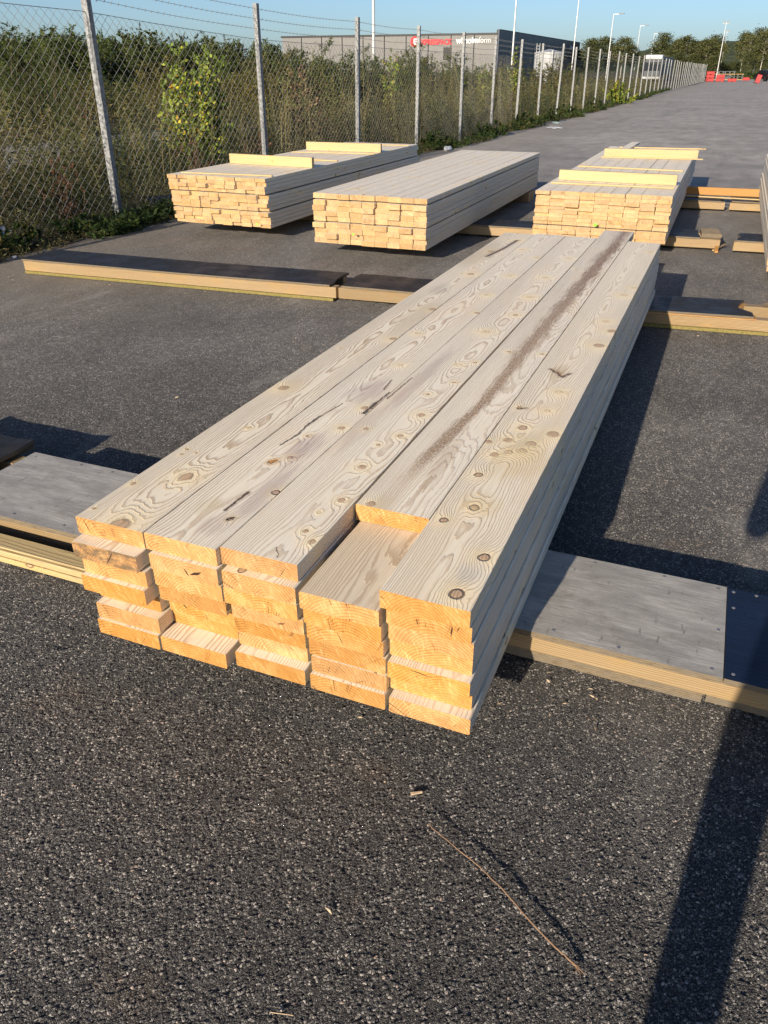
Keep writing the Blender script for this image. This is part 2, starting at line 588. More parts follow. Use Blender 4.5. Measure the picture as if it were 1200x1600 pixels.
# ================================================================== GROUND
def asphalt():
    m, t, b = new_mat('asphalt', 0.8, 0.18)
    P = t.coord('Object')
    x, y, z = t.sep(P)
    v2 = t.comb(x, y, 0.0)
    wr, wrc = t.noise(v2, 160, 2, .5)
    va = t.node('ShaderNodeVectorMath', operation='MULTIPLY_ADD')
    t.put(va.inputs[0], wrc)
    va.inputs[1].default_value = (.004, .004, 0)
    t.put(va.inputs[2], v2)
    pv = va.outputs[0]

    def stones(scale, edge=True):
        vo = t.node('ShaderNodeTexVoronoi', voronoi_dimensions='2D', feature='F1')
        t.put(vo.inputs['Vector'], pv)
        vo.inputs['Scale'].default_value = scale
        r, g, b_ = t.sep(vo.outputs['Color'])
        if edge:
            ve = t.node('ShaderNodeTexVoronoi', voronoi_dimensions='2D', feature='DISTANCE_TO_EDGE')
            t.put(ve.inputs['Vector'], pv)
            ve.inputs['Scale'].default_value = scale
            dome = t.mul(t.rng(ve.outputs['Distance'], .0, .24), t.rng(vo.outputs['Distance'], .95, .2, .55, 1))
        else:
            dome = t.rng(vo.outputs['Distance'], .62, .12)
        return dome, r, g, b_
    d1, r1, g1, b1 = stones(178)
    d2, r2, g2, b2 = stones(370)
    d3, r3, g3, b3 = stones(560, False)
    low, _ = t.noise(v2, 22, 3, .65)
    patch, patc = t.noise(v2, .55, 4, .6)
    p1, p2, p3 = t.sep(patc)
    coarse = t.rng(low, .38, .60)
    on1 = t.m('GREATER_THAN', t.add(r1, t.mul(coarse, .45)), .84)
    h1 = t.mul(t.mul(d1, on1), t.add(.55, t.mul(b1, .45)))
    on2 = t.m('GREATER_THAN', r2, .30)
    h2 = t.mul(t.mul(d2, on2), t.add(.35, t.mul(b2, .65)))
    h3 = t.mul(d3, t.rng(r3, .1, .9))
    facet, _ = t.noise(v2, 330, 2, .6)
    H = t.m('MAXIMUM', h1, t.mul(h2, .70))
    H = t.add(t.add(H, t.mul(h3, .16)), t.mul(t.sub(facet, .5), .35))
    # colour
    c1 = t.ramp(g1, [(0, (.055, .053, .050)), (.45, (.095, .090, .082)), (.72, (.17, .158, .14)), (.90, (.28, .258, .222)), (.97, (.36, .335, .30)), (1, (.32, .235, .18))])
    c2 = t.ramp(g2, [(0, (.045, .043, .041)), (.5, (.080, .076, .070)), (.82, (.155, .145, .13)), (1, (.31, .29, .255))])
    c3 = t.ramp(g3, [(0, (.030, .029, .028)), (.7, (.07, .066, .06)), (1, (.22, .205, .185))])
    base = t.mix(t.rng(h3, .1, .5), (.036, .0345, .0335), c3)
    base = t.mix(t.rng(h2, .10, .30), base, c2)
    col = t.mix(t.rng(h1, .08, .24), base, c1)
    col = t.mix(t.rng(facet, .5, .75, 0, .35), col, (.05, .048, .045))
    # broad wear: dusty, browner towards the fence; distance painted paler to offset bump shading
    lum = t.rng(patch, .3, .72, .66, 1.02, smooth=False)
    col = t.mix(1.0, col, t.comb(lum, lum, lum), 'MULTIPLY')
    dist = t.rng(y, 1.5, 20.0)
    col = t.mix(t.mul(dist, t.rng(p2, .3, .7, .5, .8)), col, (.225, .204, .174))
    mid_, _ = t.noise(t.comb(t.mul(x, 1.0), t.mul(y, .45), 1.0), 3.2, 6, .72)
    mv = t.rng(mid_, .30, .70, .74, 1.22, smooth=False)
    col = t.mix(t.rng(y, 1.5, 4.0), col, t.mix(1.0, col, t.comb(mv, mv, mv), 'MULTIPLY'))
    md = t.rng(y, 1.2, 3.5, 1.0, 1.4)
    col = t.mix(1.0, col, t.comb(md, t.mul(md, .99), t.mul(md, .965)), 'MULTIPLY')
    fence_d = t.rng(x, -2.6, -5.3)
    col = t.mix(t.mul(fence_d, t.rng(p3, .36, .66, .12, .62)), col, (.20, .168, .125))
    st, _ = t.noise(t.comb(t.mul(x, .9), t.mul(y, .06), 2.0), 1.6, 4, .65)
    col = t.mix(t.mul(t.rng(st, .56, .70), t.mul(t.rng(y, 5.0, 12.0), .38)), col, (.11, .10, .09))
    st2, _ = t.noise(t.comb(t.mul(x, 1.2), t.mul(y, .35), 7.0), 2.2, 5, .7)
    col = t.mix(t.mul(t.rng(st2, .58, .74), t.rng(y, 1.0, 3.0, .10, .42)), col, (.27, .25, .215))
    # pale scratches left by dragged bearers
    sc_n, scc = t.noise(v2, 1.1, 3, .6)
    s1, s2, s3 = t.sep(scc)
    scr = t.m('ABSOLUTE', t.sub(t.m('FRACT', t.add(t.mul(x, .8), t.mul(s1, 2.6))), .5))
    scm = t.mul(t.mul(t.rng(scr, .012, .002), t.rng(s2, .52, .60)), t.rng(y, 2.2, 3.4))
    scf, _ = t.noise(v2, 30, 3, .7)
    col = t.mix(t.mul(scm, t.rng(scf, .4, .6, 0, .5)), col, (.34, .31, .27))
    russet, _ = t.noise(v2, 3.2, 4, .6)  # brown tint spots; warm bounced light is painted in with them
    col = t.mix(t.mul(t.rng(russet, .58, .74), .22), col, (.12, .075, .04))
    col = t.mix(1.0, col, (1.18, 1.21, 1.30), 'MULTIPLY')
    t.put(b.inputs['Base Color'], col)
    t.put(b.inputs['Roughness'], t.rng(g2, 0, 1, .6, .9))
    # height: true displacement on the fine mesh close by, bump farther out
    mac, _ = t.noise(v2, 14, 3, .55)
    Ht = t.add(t.mul(H, .0052), t.mul(mac, .0036))
    fade = t.rng(y, 2.0, 12.0, 1.0, .10)
    Ht = t.mul(t.sub(Ht, .0085), fade)
    dn = t.node('ShaderNodeDisplacement')
    t.put(dn.inputs['Height'], Ht)
    dn.inputs['Midlevel'].default_value = 0.0
    dn.inputs['Scale'].default_value = 1.0
    out = m.node_tree.nodes['Material Output']
    t.l.new(dn.outputs[0], out.inputs['Displacement'])
    m.displacement_method = 'BOTH'
    return m


def axis(lo, hi, steps):
    pass


xs = list(np.arange(-1.95, .80, .0036))
g = .0045
xr, xl = xs[-1], xs[0]
right, left = [], []
while xr < 160:
    xr += g
    g *= 1.22
    right.append(min(xr, 160))
g = .0045
while xl > -5.45:
    g = min(g * 1.18, .25)
    xl -= g
    left.append(max(xl, -5.45))
XS = np.array(left[::-1] + xs + right)
ys_ = [-30, -12, -5, -2, -.6, 0, .25]
yy = .40
g = .0036
while yy < 320:
    ys_.append(yy)
    g = .0036 * max(1.0, yy / 1.05) ** 1.9
    yy += g
ys_.append(330)
YS = np.array(ys_)
gx, gy = np.meshgrid(XS, YS, indexing='xy')
gz = np.zeros_like(gx)
edge_wob = .22 * np.sin(YS * 1.1) + .13 * np.sin(YS * 2.7 + 1) + .07 * np.sin(YS * 7.1)
edge_x = np.where(YS < 14, -5.62, np.where(YS < 60, -5.5, -5.7)) + edge_wob * np.clip(YS / 30, .3, 1)
wgt = np.clip((-gx - 4.2) / 1.25, 0, 1)
gx = gx + wgt * (edge_x[:, None] + 5.45)
nx, ny_ = len(XS), len(YS)
ii, jj = np.meshgrid(np.arange(ny_ - 1), np.arange(nx - 1), indexing='ij')
F = np.stack([ii * nx + jj, ii * nx + jj + 1, (ii + 1) * nx + jj + 1, (ii + 1) * nx + jj], -1).reshape(-1, 4)
me = np_mesh('asphalt_yard', np.stack([gx, gy, gz], -1).reshape(-1, 3), F)
me.polygons.foreach_set('use_smooth', np.ones(len(me.polygons), bool))
yard = link('asphalt_yard', me, asphalt())
tag(yard, kind='structure')


def soil_mat():
    m, t, b = new_mat('soil', .9, .1)
    P = t.coord('Object')
    f, c = t.noise(P, 1.3, 5, .65)
    f2, _ = t.noise(P, 30, 3, .6)
    a = t.mix(t.rng(f, .35, .65), (.075, .062, .036), (.115, .098, .055))
    a = t.mix(t.rng(f2, .35, .7, 0, .6), a, (.04, .034, .022))
    t.put(b.inputs['Base Color'], a)
    bump(t, b, f2, .02)
    return m


def gravel_mat():
    m, t, b = new_mat('gravel', .85, .2)
    P = t.coord('Object')
    f, c = t.noise(P, 60, 3, .6)
    f2, _ = t.noise(P, .9, 4, .6)
    a = t.mix(t.rng(f, .3, .7), (.27, .255, .24), (.17, .16, .15))
    a = t.mix(t.rng(f2, .5, .7, 0, .5), a, (.10, .085, .055))
    t.put(b.inputs['Base Color'], a)
    bump(t, b, f, .012)
    return m


# soil sheet reaches the horizon, gently uneven, just under the yard's level
n = 150
ax_ = np.sign(np.linspace(-1, 1, n)) * np.abs(np.linspace(-1, 1, n)) ** 2.6 * 2600
X, Y = np.meshgrid(ax_, ax_ + 60, indexing='xy')
Z = -.045 + .0 * X
ii, jj = np.meshgrid(np.arange(n - 1), np.arange(n - 1), indexing='ij')
F = np.stack([ii * n + jj, ii * n + jj + 1, (ii + 1) * n + jj + 1, (ii + 1) * n + jj], -1).reshape(-1, 4)
tag(link('ground', np_mesh('ground', np.stack([X, Y, Z], -1).reshape(-1, 3), F), soil_mat()), kind='structure')
# the grey lane beyond the fence
lane_pts = [(-13.2, -10), (-12.6, 4), (-12.6, 12), (-13.0, 20), (-14.0, 34), (-16, 60), (-18, 110)]
V, Fq = [], []
for i, (lx, ly) in enumerate(lane_pts):
    V += [(lx - 1.9, ly, -.030), (lx + 1.9, ly, -.030)]
for i in range(len(lane_pts) - 1):
    Fq.append((2 * i, 2 * i + 1, 2 * i + 3, 2 * i + 2))
tag(link('gravel_lane', mesh('gravel_lane', V, Fq), gravel_mat()), kind='structure')


def hill_mat():
    m, t, b = new_mat('forest_hill', .9, .1)
    P = t.coord('Object')
    f, c = t.noise(P, .11, 5, .7)
    a = t.mix(t.rng(f, .35, .65), (.040, .058, .034), (.075, .085, .045))
    t.put(b.inputs['Base Color'], a)
    bump(t, b, f, 6.0)
    return m


# wooded ridge far behind the road's end
nu, nv = 160, 26
V = []
for j in range(nv):
    for i in range(nu):
        hx = -150 + 700 * i / (nu - 1)
        hy = 640 + 330 * j / (nv - 1)
        prof = 21 + 4 * math.sin(hx * .012 + 2.4) + 1.6 * math.sin(hx * .045)
        prof *= min(1, max(0, (hx + 150) / 110)) ** .8
        zz = prof * math.sin(math.pi * .5 * min(1, j / (nv * .55))) + random.uniform(-.4, 2.2) * (1 if j else 0)
        V.append((hx, hy, zz - 1))
F = [(j * nu + i, j * nu + i + 1, (j + 1) * nu + i + 1, (j + 1) * nu + i) for j in range(nv - 1) for i in range(nu - 1)]
tag(link('wooded_hill', mesh('wooded_hill', V, F), hill_mat()), kind='structure')


# ================================================================== VEGETATION MATERIALS AND BUILDERS
def leaf_mat(name, stops, trans=.3, rough=.6):
    m = bpy.data.materials.new(name)
    m.use_nodes = True
    t = NT(m.node_tree)
    b = m.node_tree.nodes['Principled BSDF']
    f, _ = t.attr('tint', 'GEOMETRY')
    c = t.ramp(f, stops)
    t.put(b.inputs['Base Color'], c)
    b.inputs['Roughness'].default_value = rough
    b.inputs['Specular IOR Level'].default_value = .25
    tr = t.node('ShaderNodeBsdfTranslucent')
    t.put(tr.inputs[0], c)
    mx = t.node('ShaderNodeMixShader')
    mx.inputs[0].default_value = trans
    t.l.new(b.outputs[0], mx.inputs[1])
    t.l.new(tr.outputs[0], mx.inputs[2])
    t.l.new(mx.outputs[0], m.node_tree.nodes['Material Output'].inputs['Surface'])
    return m


M_willow = leaf_mat('willow_leaf', [(0, (0.017, 0.028, 0.008)), (.40, (0.051, 0.078, 0.017)), (.75, (0.104, 0.131, 0.028)), (1, (0.178, 0.181, 0.038))])
M_olive = leaf_mat('olive_leaf', [(0, (0.023, 0.026, 0.009)), (.40, (0.078, 0.081, 0.020)), (.75, (0.142, 0.129, 0.032)), (1, (0.238, 0.172, 0.046))])
M_yellow = leaf_mat('yellowing_birch_leaf', [(0, (0.060, 0.101, 0.016)), (.45, (0.153, 0.221, 0.036)), (.75, (0.290, 0.346, 0.054)), (.93, (0.468, 0.404, 0.043)), (1, (0.499, 0.289, 0.043))])
M_weed = leaf_mat('dry_weed', [(0, (0.025, 0.037, 0.010)), (.30, (0.072, 0.087, 0.022)), (.6, (0.145, 0.140, 0.049)), (.82, (0.157, 0.107, 0.043)), (1, (0.252, 0.236, 0.098))])
M_weed2 = leaf_mat('dark_dry_weed', [(0, (0.011, 0.019, 0.006)), (.35, (0.038, 0.052, 0.014)), (.65, (0.069, 0.059, 0.026)), (.85, (0.088, 0.062, 0.030)), (1, (0.155, 0.149, 0.067))])
M_green = leaf_mat('verge_leaf', [(0, (0.019, 0.036, 0.009)), (.5, (0.041, 0.071, 0.017)), (.85, (0.076, 0.104, 0.023)), (1, (0.162, 0.121, 0.045))])
M_rust = leaf_mat('rust_leaf', [(0, (0.108, 0.048, 0.029)), (.5, (0.180, 0.082, 0.048)), (1, (0.288, 0.156, 0.084))])
M_tan = leaf_mat('tan_leaf', [(0, (0.070, 0.045, 0.025)), (.5, (0.140, 0.091, 0.045)), (1, (0.252, 0.175, 0.084))])
M_far = leaf_mat('far_tree_leaf', [(0, (0.035, 0.046, 0.017)), (.5, (0.094, 0.106, 0.036)), (.85, (0.151, 0.148, 0.053)), (1, (0.216, 0.167, 0.060))])
M_stem = simple_mat('brown_stem', (.10, .075, .045), .8)
M_bark = simple_mat('birch_bark', (.50, .47, .41), .8, scale=3, var=.3)
M_dkbark = simple_mat('dark_bark', (.10, .08, .06), .85, scale=5)


def leaves(C, D, ln, wd, rs, flat=.0):
    """rhombic leaves at centres C pointing along D; returns V, F"""
    n_ = len(C)
    D = D / (np.linalg.norm(D, axis=1)[:, None] + 1e-9)
    r = rs.normal(size=(n_, 3))
    S = np.cross(D, r)
    S /= np.linalg.norm(S, axis=1)[:, None] + 1e-9
    ln = np.broadcast_to(ln, (n_,))[:, None]
    wd = np.broadcast_to(wd, (n_,))[:, None]
    N = np.cross(D, S)
    a = C - D * ln * .5
    c_ = C + D * ln * .5
    mid = C - D * ln * .05 + N * ln * .10
    V = np.stack([a, mid + S * wd * .5, c_, mid - S * wd * .5], 1).reshape(-1, 3)
    F_ = np.arange(n_ * 4).reshape(-1, 4)
    return V, F_


def shrub(seed, H, Rr, stems=14, per=160, ll=.07, lw=.022, up=.5, base=.2, spread=.55, tint=(.45, .22), bare=.12, droop=0.0):
    """multi-stemmed shrub: returns (leaf mesh, stem mesh)"""
    rs = np.random.default_rng(seed)
    LA, SA = Acc(), Acc()
    for k in range(stems):
        az = rs.uniform(0, 2 * np.pi)
        rr = Rr * math.sqrt(rs.uniform(.02, 1))
        h = H * rs.uniform(.62, 1.0) * (1 - .30 * (rr / Rr) ** 2)
        p0 = np.array([math.cos(az) * rr * base, math.sin(az) * rr * base, 0])
        p1 = np.array([math.cos(az) * rr, math.sin(az) * rr, h])
        tt = np.linspace(0, 1, 7)
        bend = rs.normal(0, .06 * H, 3)
        path = p0[None] * (1 - tt[:, None]) + p1[None] * tt[:, None] + np.sin(tt * np.pi)[:, None] * bend[None]
        path[:, :2] = p0[:2] + (p1[:2] - p0[:2]) * (tt[:, None] ** .75) + np.sin(tt * np.pi)[:, None] * bend[None, :2]
        V, F_ = tube_arrays(path, np.linspace(.006 * H + .004, .002, 7), 4)
        SA.add(V, F_)
        # twigs
        ntw = max(4, int(per / 14))
        ts = rs.uniform(bare, 1, ntw)
        tb = rs.normal(tint[0], .10)
        for q in ts:
            i = min(5, int(q * 6))
            f = q * 6 - i
            o = path[i] * (1 - f) + path[i + 1] * f
            dirv = rs.normal(size=3)
            dirv[2] = abs(dirv[2]) * .6 + up
            dirv /= np.linalg.norm(dirv)
            tl = H * rs.uniform(.08, .22) * (1.15 - .6 * q)
            m_ = int(per / ntw * rs.uniform(.7, 1.3))
            s_ = rs.uniform(0, 1, m_)
            C = o[None] + dirv[None] * (s_ * tl)[:, None] + rs.normal(0, .022 * H * .35, (m_, 3))
            C[:, 2] -= droop * s_ * tl
            D = dirv[None] * .6 + rs.normal(0, .7, (m_, 3))
            V, F_ = leaves(C, D, ll * rs.uniform(.6, 1.25, m_), lw * rs.uniform(.7, 1.3, m_), rs)
            tn = np.clip(tb + rs.normal(0, tint[1], m_), 0, 1)
            LA.add(V, F_, np.repeat(tn, 4))
            V, F_ = tube_arrays(np.stack([o, o + dirv * tl * .5, o + dirv * tl]), [.0022, .0016, .0008], 3)
            SA.add(V, F_)
    return LA.build('foliage'), SA.build('stems')


def tree_meshes(seed, H, crown_w, crown_lo=.28, trunk_r=.10, clumps=46, per=70, ll=.26, tint=(.45, .22), birch=True):
    rs = np.random.default_rng(seed)
    LA, SA = Acc(), Acc()
    lean = rs.normal(0, .05 * H, 2)
    tt = np.linspace(0, 1, 9)
    path = np.stack([lean[0] * tt ** 1.6 + .03 * np.sin(tt * 7 + seed), lean[1] * tt ** 1.6, tt * H * .97], 1)
    V, F_ = tube_arrays(path, trunk_r * (1 - tt) ** .8 + .01, 7)
    SA.add(V, F_)
    for k in range(clumps):
        q = crown_lo + (1 - crown_lo) * rs.uniform(0, 1) ** .85
        i = min(7, int(q * 8))
        f = q * 8 - i
        o = path[i] * (1 - f) + path[i + 1] * f
        rel = (q - crown_lo) / (1 - crown_lo)
        wmax = crown_w * (math.sin(math.pi * min(1, (rel * .82 + .16))) ** .75)
        az = rs.uniform(0, 2 * np.pi)
        rr = wmax * math.sqrt(rs.uniform(.05, 1))
        tip = o + np.array([math.cos(az) * rr, math.sin(az) * rr, rs.uniform(.0, .5) * rr + .02 * H])
        V, F_ = tube_arrays(np.stack([o - np.array([0, 0, .04 * H]), o * .45 + tip * .55, tip]), [trunk_r * .28, trunk_r * .16, .006], 4)
        SA.add(V, F_)
        m_ = int(per * rs.uniform(.6, 1.3))
        sp = crown_w * rs.uniform(.17, .30)
        C = tip[None] + rs.normal(0, 1, (m_, 3)) * np.array([sp, sp, sp * .75])[None]
        D = rs.normal(0, 1, (m_, 3))
        D[:, 2] -= .5
        V, F_ = leaves(C, D, ll * rs.uniform(.6, 1.3, m_), ll * .55 * rs.uniform(.7, 1.3, m_), rs)
        tn = np.clip(rs.normal(tint[0], .12) + rs.normal(0, tint[1], m_), 0, 1)
        LA.add(V, F_, np.repeat(tn, 4))
    return LA.build('crown'), SA.build('trunk')


def plants(rs, xy, hmin, hmax, nl, ll, lw, tint, lean=.18, stem_w=.0035, top=False, tintvar=.16):
    """many upright weeds at xy as arrays (ribbon stem + leaves)"""
    A = Acc()
    n_ = len(xy)
    h = rs.uniform(hmin, hmax, n_) * rs.uniform(.75, 1.0, n_)
    base = np.concatenate([xy, np.full((n_, 1), -.045)], 1)
    tipv = rs.normal(0, lean, (n_, 2)) * h[:, None]
    ptc = .22 * np.sin(xy[:, 0] * .9 + 2.1 * np.sin(xy[:, 1] * .55)) + .16 * np.sin(xy[:, 1] * 1.7 + 1.4 * np.sin(xy[:, 0] * 1.1))
    tb = np.clip(rs.normal(tint, tintvar, n_) + ptc, 0, 1)
    h = h * (1 + .9 * ptc)
    # stems: two crossed ribbons in three stations
    st = np.array([0, .5, 1.0])
    P = base[:, None, :] + np.concatenate([tipv[:, None, :] * (st[None, :, None] ** 1.7), (st[None, :, None] * h[:, None, None])], 2)
    for ang in (rs.uniform(0, np.pi, n_),):
        wv_ = np.stack([np.cos(ang), np.sin(ang), np.zeros(n_)], 1)[:, None, :] * (stem_w * np.array([1, .75, .35]))[None, :, None]
        a, b_ = P - wv_, P + wv_
        V = np.stack([a, b_], 2).reshape(n_, 6, 3)
        idx = np.array([[0, 1, 3, 2], [2, 3, 5, 4]])
        F_ = (np.arange(n_)[:, None, None] * 6 + idx[None]).reshape(-1, 4)
        A.add(V.reshape(-1, 3), F_, np.repeat(np.clip(tb + .15, 0, 1), 6))
    # leaves
    q = rs.uniform(.08, 1, (n_, nl)) ** (.55 if top else .85)
    C = base[:, None, :] + np.concatenate([tipv[:, None, :] * (q[..., None] ** 1.7), (q * h[:, None])[..., None]], 2)
    D = rs.normal(0, 1, (n_, nl, 3))
    D[..., 2] = np.abs(D[..., 2]) * .6
    C = C + D * (ll * .42)
    C = C.reshape(-1, 3)
    C[:, 2] = np.maximum(C[:, 2], -.03)
    D = D.reshape(-1, 3)
    taper = np.repeat(1.0, len(C))
    V, F_ = leaves(C, D, ll * rs.uniform(.5, 1.3, len(C)) * taper, lw * rs.uniform(.6, 1.3, len(C)), rs)
    tn = np.clip(np.repeat(tb, nl) + rs.normal(0, .13, len(C)), 0, 1)
    A.add(V, F_, np.repeat(tn, 4))
    return A


def scatter(rs, n_, x0, x1, y0, y1, clump=0.0, k=3.0, py=1.0):
    xy = np.stack([rs.uniform(x0, x1, n_), y0 + (y1 - y0) * rs.uniform(0, 1, n_) ** py], 1)
    if clump:
        f = np.sin(xy[:, 0] * k + 1.3 * np.sin(xy[:, 1] * k * .7)) * np.sin(xy[:, 1] * k * .8 + 2 * np.sin(xy[:, 0] * k * .5))
        xy = xy[f > -1 + 2 * clump * rs.uniform(0, 1, n_) - .25]
    return xy


rs = np.random.default_rng(5)
FX = -6.0
# weeds right behind and in the fence, densest near
A = plants(rs, scatter(rs, 2300, -8.7, -6.05, 3.0, 24, .5, 2.2), .35, 1.0, 26, .055, .016, .50, top=False)
tag(link('dry_weeds', A.build('dry_weeds'), M_weed2), 'dry brown weeds standing thick behind the chain link fence', 'weeds', kind='stuff')
A = plants(rs, scatter(rs, 2600, -10.2, -6.3, 20, 75, .4, 1.3, 1.3), .5, 1.35, 22, .085, .026, .45)
tag(link('roadside_weeds', A.build('roadside_weeds'), M_weed), 'tall brown and olive weeds along the far stretch of fence', 'weeds', kind='stuff')
# weed meadow across the lane
xy = scatter(rs, 7200, -36, -14.4, 3, 52, .35, .8)
A = plants(rs, xy, .45, .95, 15, .12, .026, .40)
tag(link('weed_meadow', A.build('weed_meadow'), M_weed), 'olive and tan weed meadow beyond the grey lane', 'weeds', kind='stuff')
xy = scatter(rs, 2400, -11.2, -8.6, 4, 28, .8, 1.1)
A = plants(rs, xy, .3, .95, 20, .07, .02, .35)
tag(link('lane_weeds', A.build('lane_weeds'), M_weed), 'loose weeds on the near edge of the grey lane', 'weeds', kind='stuff')
xy = scatter(rs, 620, -9.5, -6.2, 3.5, 30, .6, 1.4, 1.2)
A = plants(rs, xy, 1.0, 1.7, 30, .05, .014, .62, lean=.14, stem_w=.004, top=True)
tag(link('tall_stalks', A.build('tall_stalks'), M_weed), 'tall dry seed stalks standing above the weeds behind the fence', 'weeds', kind='stuff')
# grass blades among them
xy = scatter(rs, 12000, -10.4, -5.75, 3.0, 40, .4, 1.7, 1.3)
A = plants(rs, xy, .10, .34, 3, .15, .006, .42, lean=.4, stem_w=.002)
tag(link('dry_grass', A.build('dry_grass'), M_weed), 'dry grass tangled along the foot of the fence', 'grass', kind='stuff')
# green verge at the asphalt edge
n_ = 5200
yv = 3.2 + 74 * rs.uniform(0, 1, n_) ** 1.7
xe = np.interp(yv, YS, edge_x)
xv = xe + .10 - np.abs(rs.normal(0, .26, n_)) + .10 * np.sin(yv * 2.3)
keep = (np.sin(yv * 1.9 + 1) * .5 + .35 * np.sin(yv * 5.1) + .5 + rs.uniform(-.3, .3, n_)) > .42
A = plants(rs, np.stack([xv, yv], 1)[keep], .05, .24, 14, .060, .024, .42, lean=.5, stem_w=.002)
tag(link('verge_plants', A.build('verge_plants'), M_green), 'low green plants creeping over the edge of the asphalt', 'verge plants', kind='stuff')
n_ = 5000
yv = 3.0 + 40 * rs.uniform(0, 1, n_) ** 1.5
xe = np.interp(yv, YS, edge_x)
xv = xe + .12 - np.abs(rs.normal(0, .22, n_))
A = plants(rs, np.stack([xv, yv], 1), .03, .12, 5, .05, .010, .75, lean=.6, stem_w=.0015)
tag(link('verge_litter', A.build('verge_litter'), M_weed2), 'dead stalks and leaves lying along the verge', 'plant litter', kind='stuff')


def place_plant(name, meshes, mats, label, cat, loc, rot=0, scale=1.0, group=None, names=('foliage', 'stems')):
    o = thing(name, label, cat, loc, (0, 0, rot), group)
    o.scale = (scale,) * 3 if not isinstance(scale, tuple) else scale
    link(names[0], meshes[0], mats[0], o)
    link(names[1], meshes[1], mats[1], o)
    return o


# bushes: willow thicket behind the fence, each a shrub of its own
SH = [shrub(20, 2.3, 1.35, 34, 420, .080, .022, base=.45, bare=.04), shrub(21, 2.5, 1.2, 32, 420, .085, .020, tint=(.5, .2), base=.45, bare=.04),
      shrub(22, 2.1, 1.5, 36, 400, .075, .024, tint=(.4, .2), base=.45, bare=.04)]
SO = [shrub(24, 2.2, 1.25, 32, 420, .080, .026, tint=(.5, .22), base=.45, bare=.04), shrub(25, 2.6, 1.1, 30, 420, .085, .024, tint=(.55, .2), base=.45, bare=.04)]
SD = [shrub(30, 4.2, 2.9, 44, 520, .15, .062, tint=(.36, .2), base=.7, bare=.03), shrub(31, 3.8, 2.6, 40, 520, .14, .06, tint=(.45, .22), base=.7, bare=.03)]
protos = {}
ORD = ['first', 'second', 'third', 'fourth', 'fifth', 'sixth', 'seventh', 'eighth', 'ninth', 'tenth', 'eleventh', 'twelfth', 'thirteenth', 'fourteenth', 'fifteenth',
       'sixteenth', 'seventeenth', 'eighteenth', 'nineteenth', 'twentieth', 'twenty first', 'twenty second', 'twenty third', 'twenty fourth']


def bush(kind, k, label, loc, rot, sc_, group):
    key = (kind, k % {'willow': 3, 'olive': 2, 'thick': 2}[kind])
    ms, mt = {'willow': (SH[k % 3], M_willow), 'olive': (SO[k % 2], M_olive), 'thick': (SD[k % 2], M_willow)}[kind]
    if key not in protos:
        protos[key] = place_plant('shrub', ms, (mt, M_stem), label, 'shrub', loc, rot, (sc_ * 1.3, sc_ * 1.3, sc_), group)
        return protos[key]
    return dup(protos[key], loc, (0, 0, rot), (sc_ * 1.3, sc_ * 1.3, sc_), label, group)


rb = random.Random(3)
# far left row of dense bushes (tops near the sky line)
row = sorted([(-90, 60, 40), (-50, 52, 44), (-20, 56, 44), (10, 60, 40), (35, 58, 41), (62, 60, 43), (85, 55, 44), (110, 66, 40), (128, 66, 39), (150, 60, 43), (175, 58, 45), (205, 54, 43), (228, 62, 46), (250, 60, 47), (278, 66, 48), (300, 62, 50), (325, 68, 47), (350, 66, 46), (385, 70, 48), (430, 74, 50)])
for i, (u, vt, dp) in enumerate(row):
    p = from_px(u, 110, dp)
    vt = vt - 10 + 9 * math.sin(i * 2.3) - (6 if u < 200 else 0)
    H = CAM_H + (110 - vt) / 1384 * dp
    k = i % 2
    bush('thick', k, 'dense dark green bush across the meadow, %s from the left in its row' % ORD[i], (p[0], p[1], -.05), rb.uniform(0, 6), H / (4.0 if k == 0 else 3.6), 'dense bushes beyond the meadow')
# nearer willow and olive bushes along the fence to the right
spec = [('olive', 452, 80, 25), ('willow', 480, 76, 22), ('willow', 515, 80, 24), ('olive', 425, 86, 22), ('willow', 548, 92, 26), ('olive', 585, 90, 27), ('willow', 620, 86, 28), ('olive', 640, 94, 30), ('willow', 500, 84, 21),
        ('willow', 675, 84, 32), ('willow', 700, 92, 30), ('olive', 735, 98, 34), ('willow', 765, 96, 36), ('olive', 800, 102, 38), ('willow', 832, 98, 42), ('olive', 862, 94, 40), ('willow', 890, 106, 50), ('olive', 395, 92, 24), ('willow', 365, 90, 27), ('olive', 335, 96, 26), ('olive', 255, 92, 30), ('willow', 40, 112, 22),
        ('olive', 530, 90, 22), ('willow', 600, 100, 24), ('olive', 665, 100, 27), ('willow', 718, 104, 29), ('olive', 780, 108, 32), ('willow', 180, 108, 27), ('olive', 110, 112, 25)]
spec.sort(key=lambda a: a[1])
cnt = {'olive': 0, 'willow': 0}
for i, (kd, u, vt, dp) in enumerate(spec):
    p = from_px(u, 110, dp)
    H = CAM_H + (110 - vt + (9 if 430 < u < 800 else 2)) / 1384 * dp
    i_ = cnt[kd]
    cnt[kd] += 1
    if kd == 'willow':
        bush(kd, i, 'grey green narrow leafed willow bush behind the fence, %s willow from the left' % ORD[i_], (p[0], p[1], -.05), rb.uniform(0, 6), H / 2.2, 'willow bushes behind the fence')
    else:
        bush(kd, i, 'olive bush turning autumn brown behind the fence, %s of these from the left' % ORD[i_], (p[0], p[1], -.05), rb.uniform(0, 6), H / 2.3, 'olive bushes behind the fence')
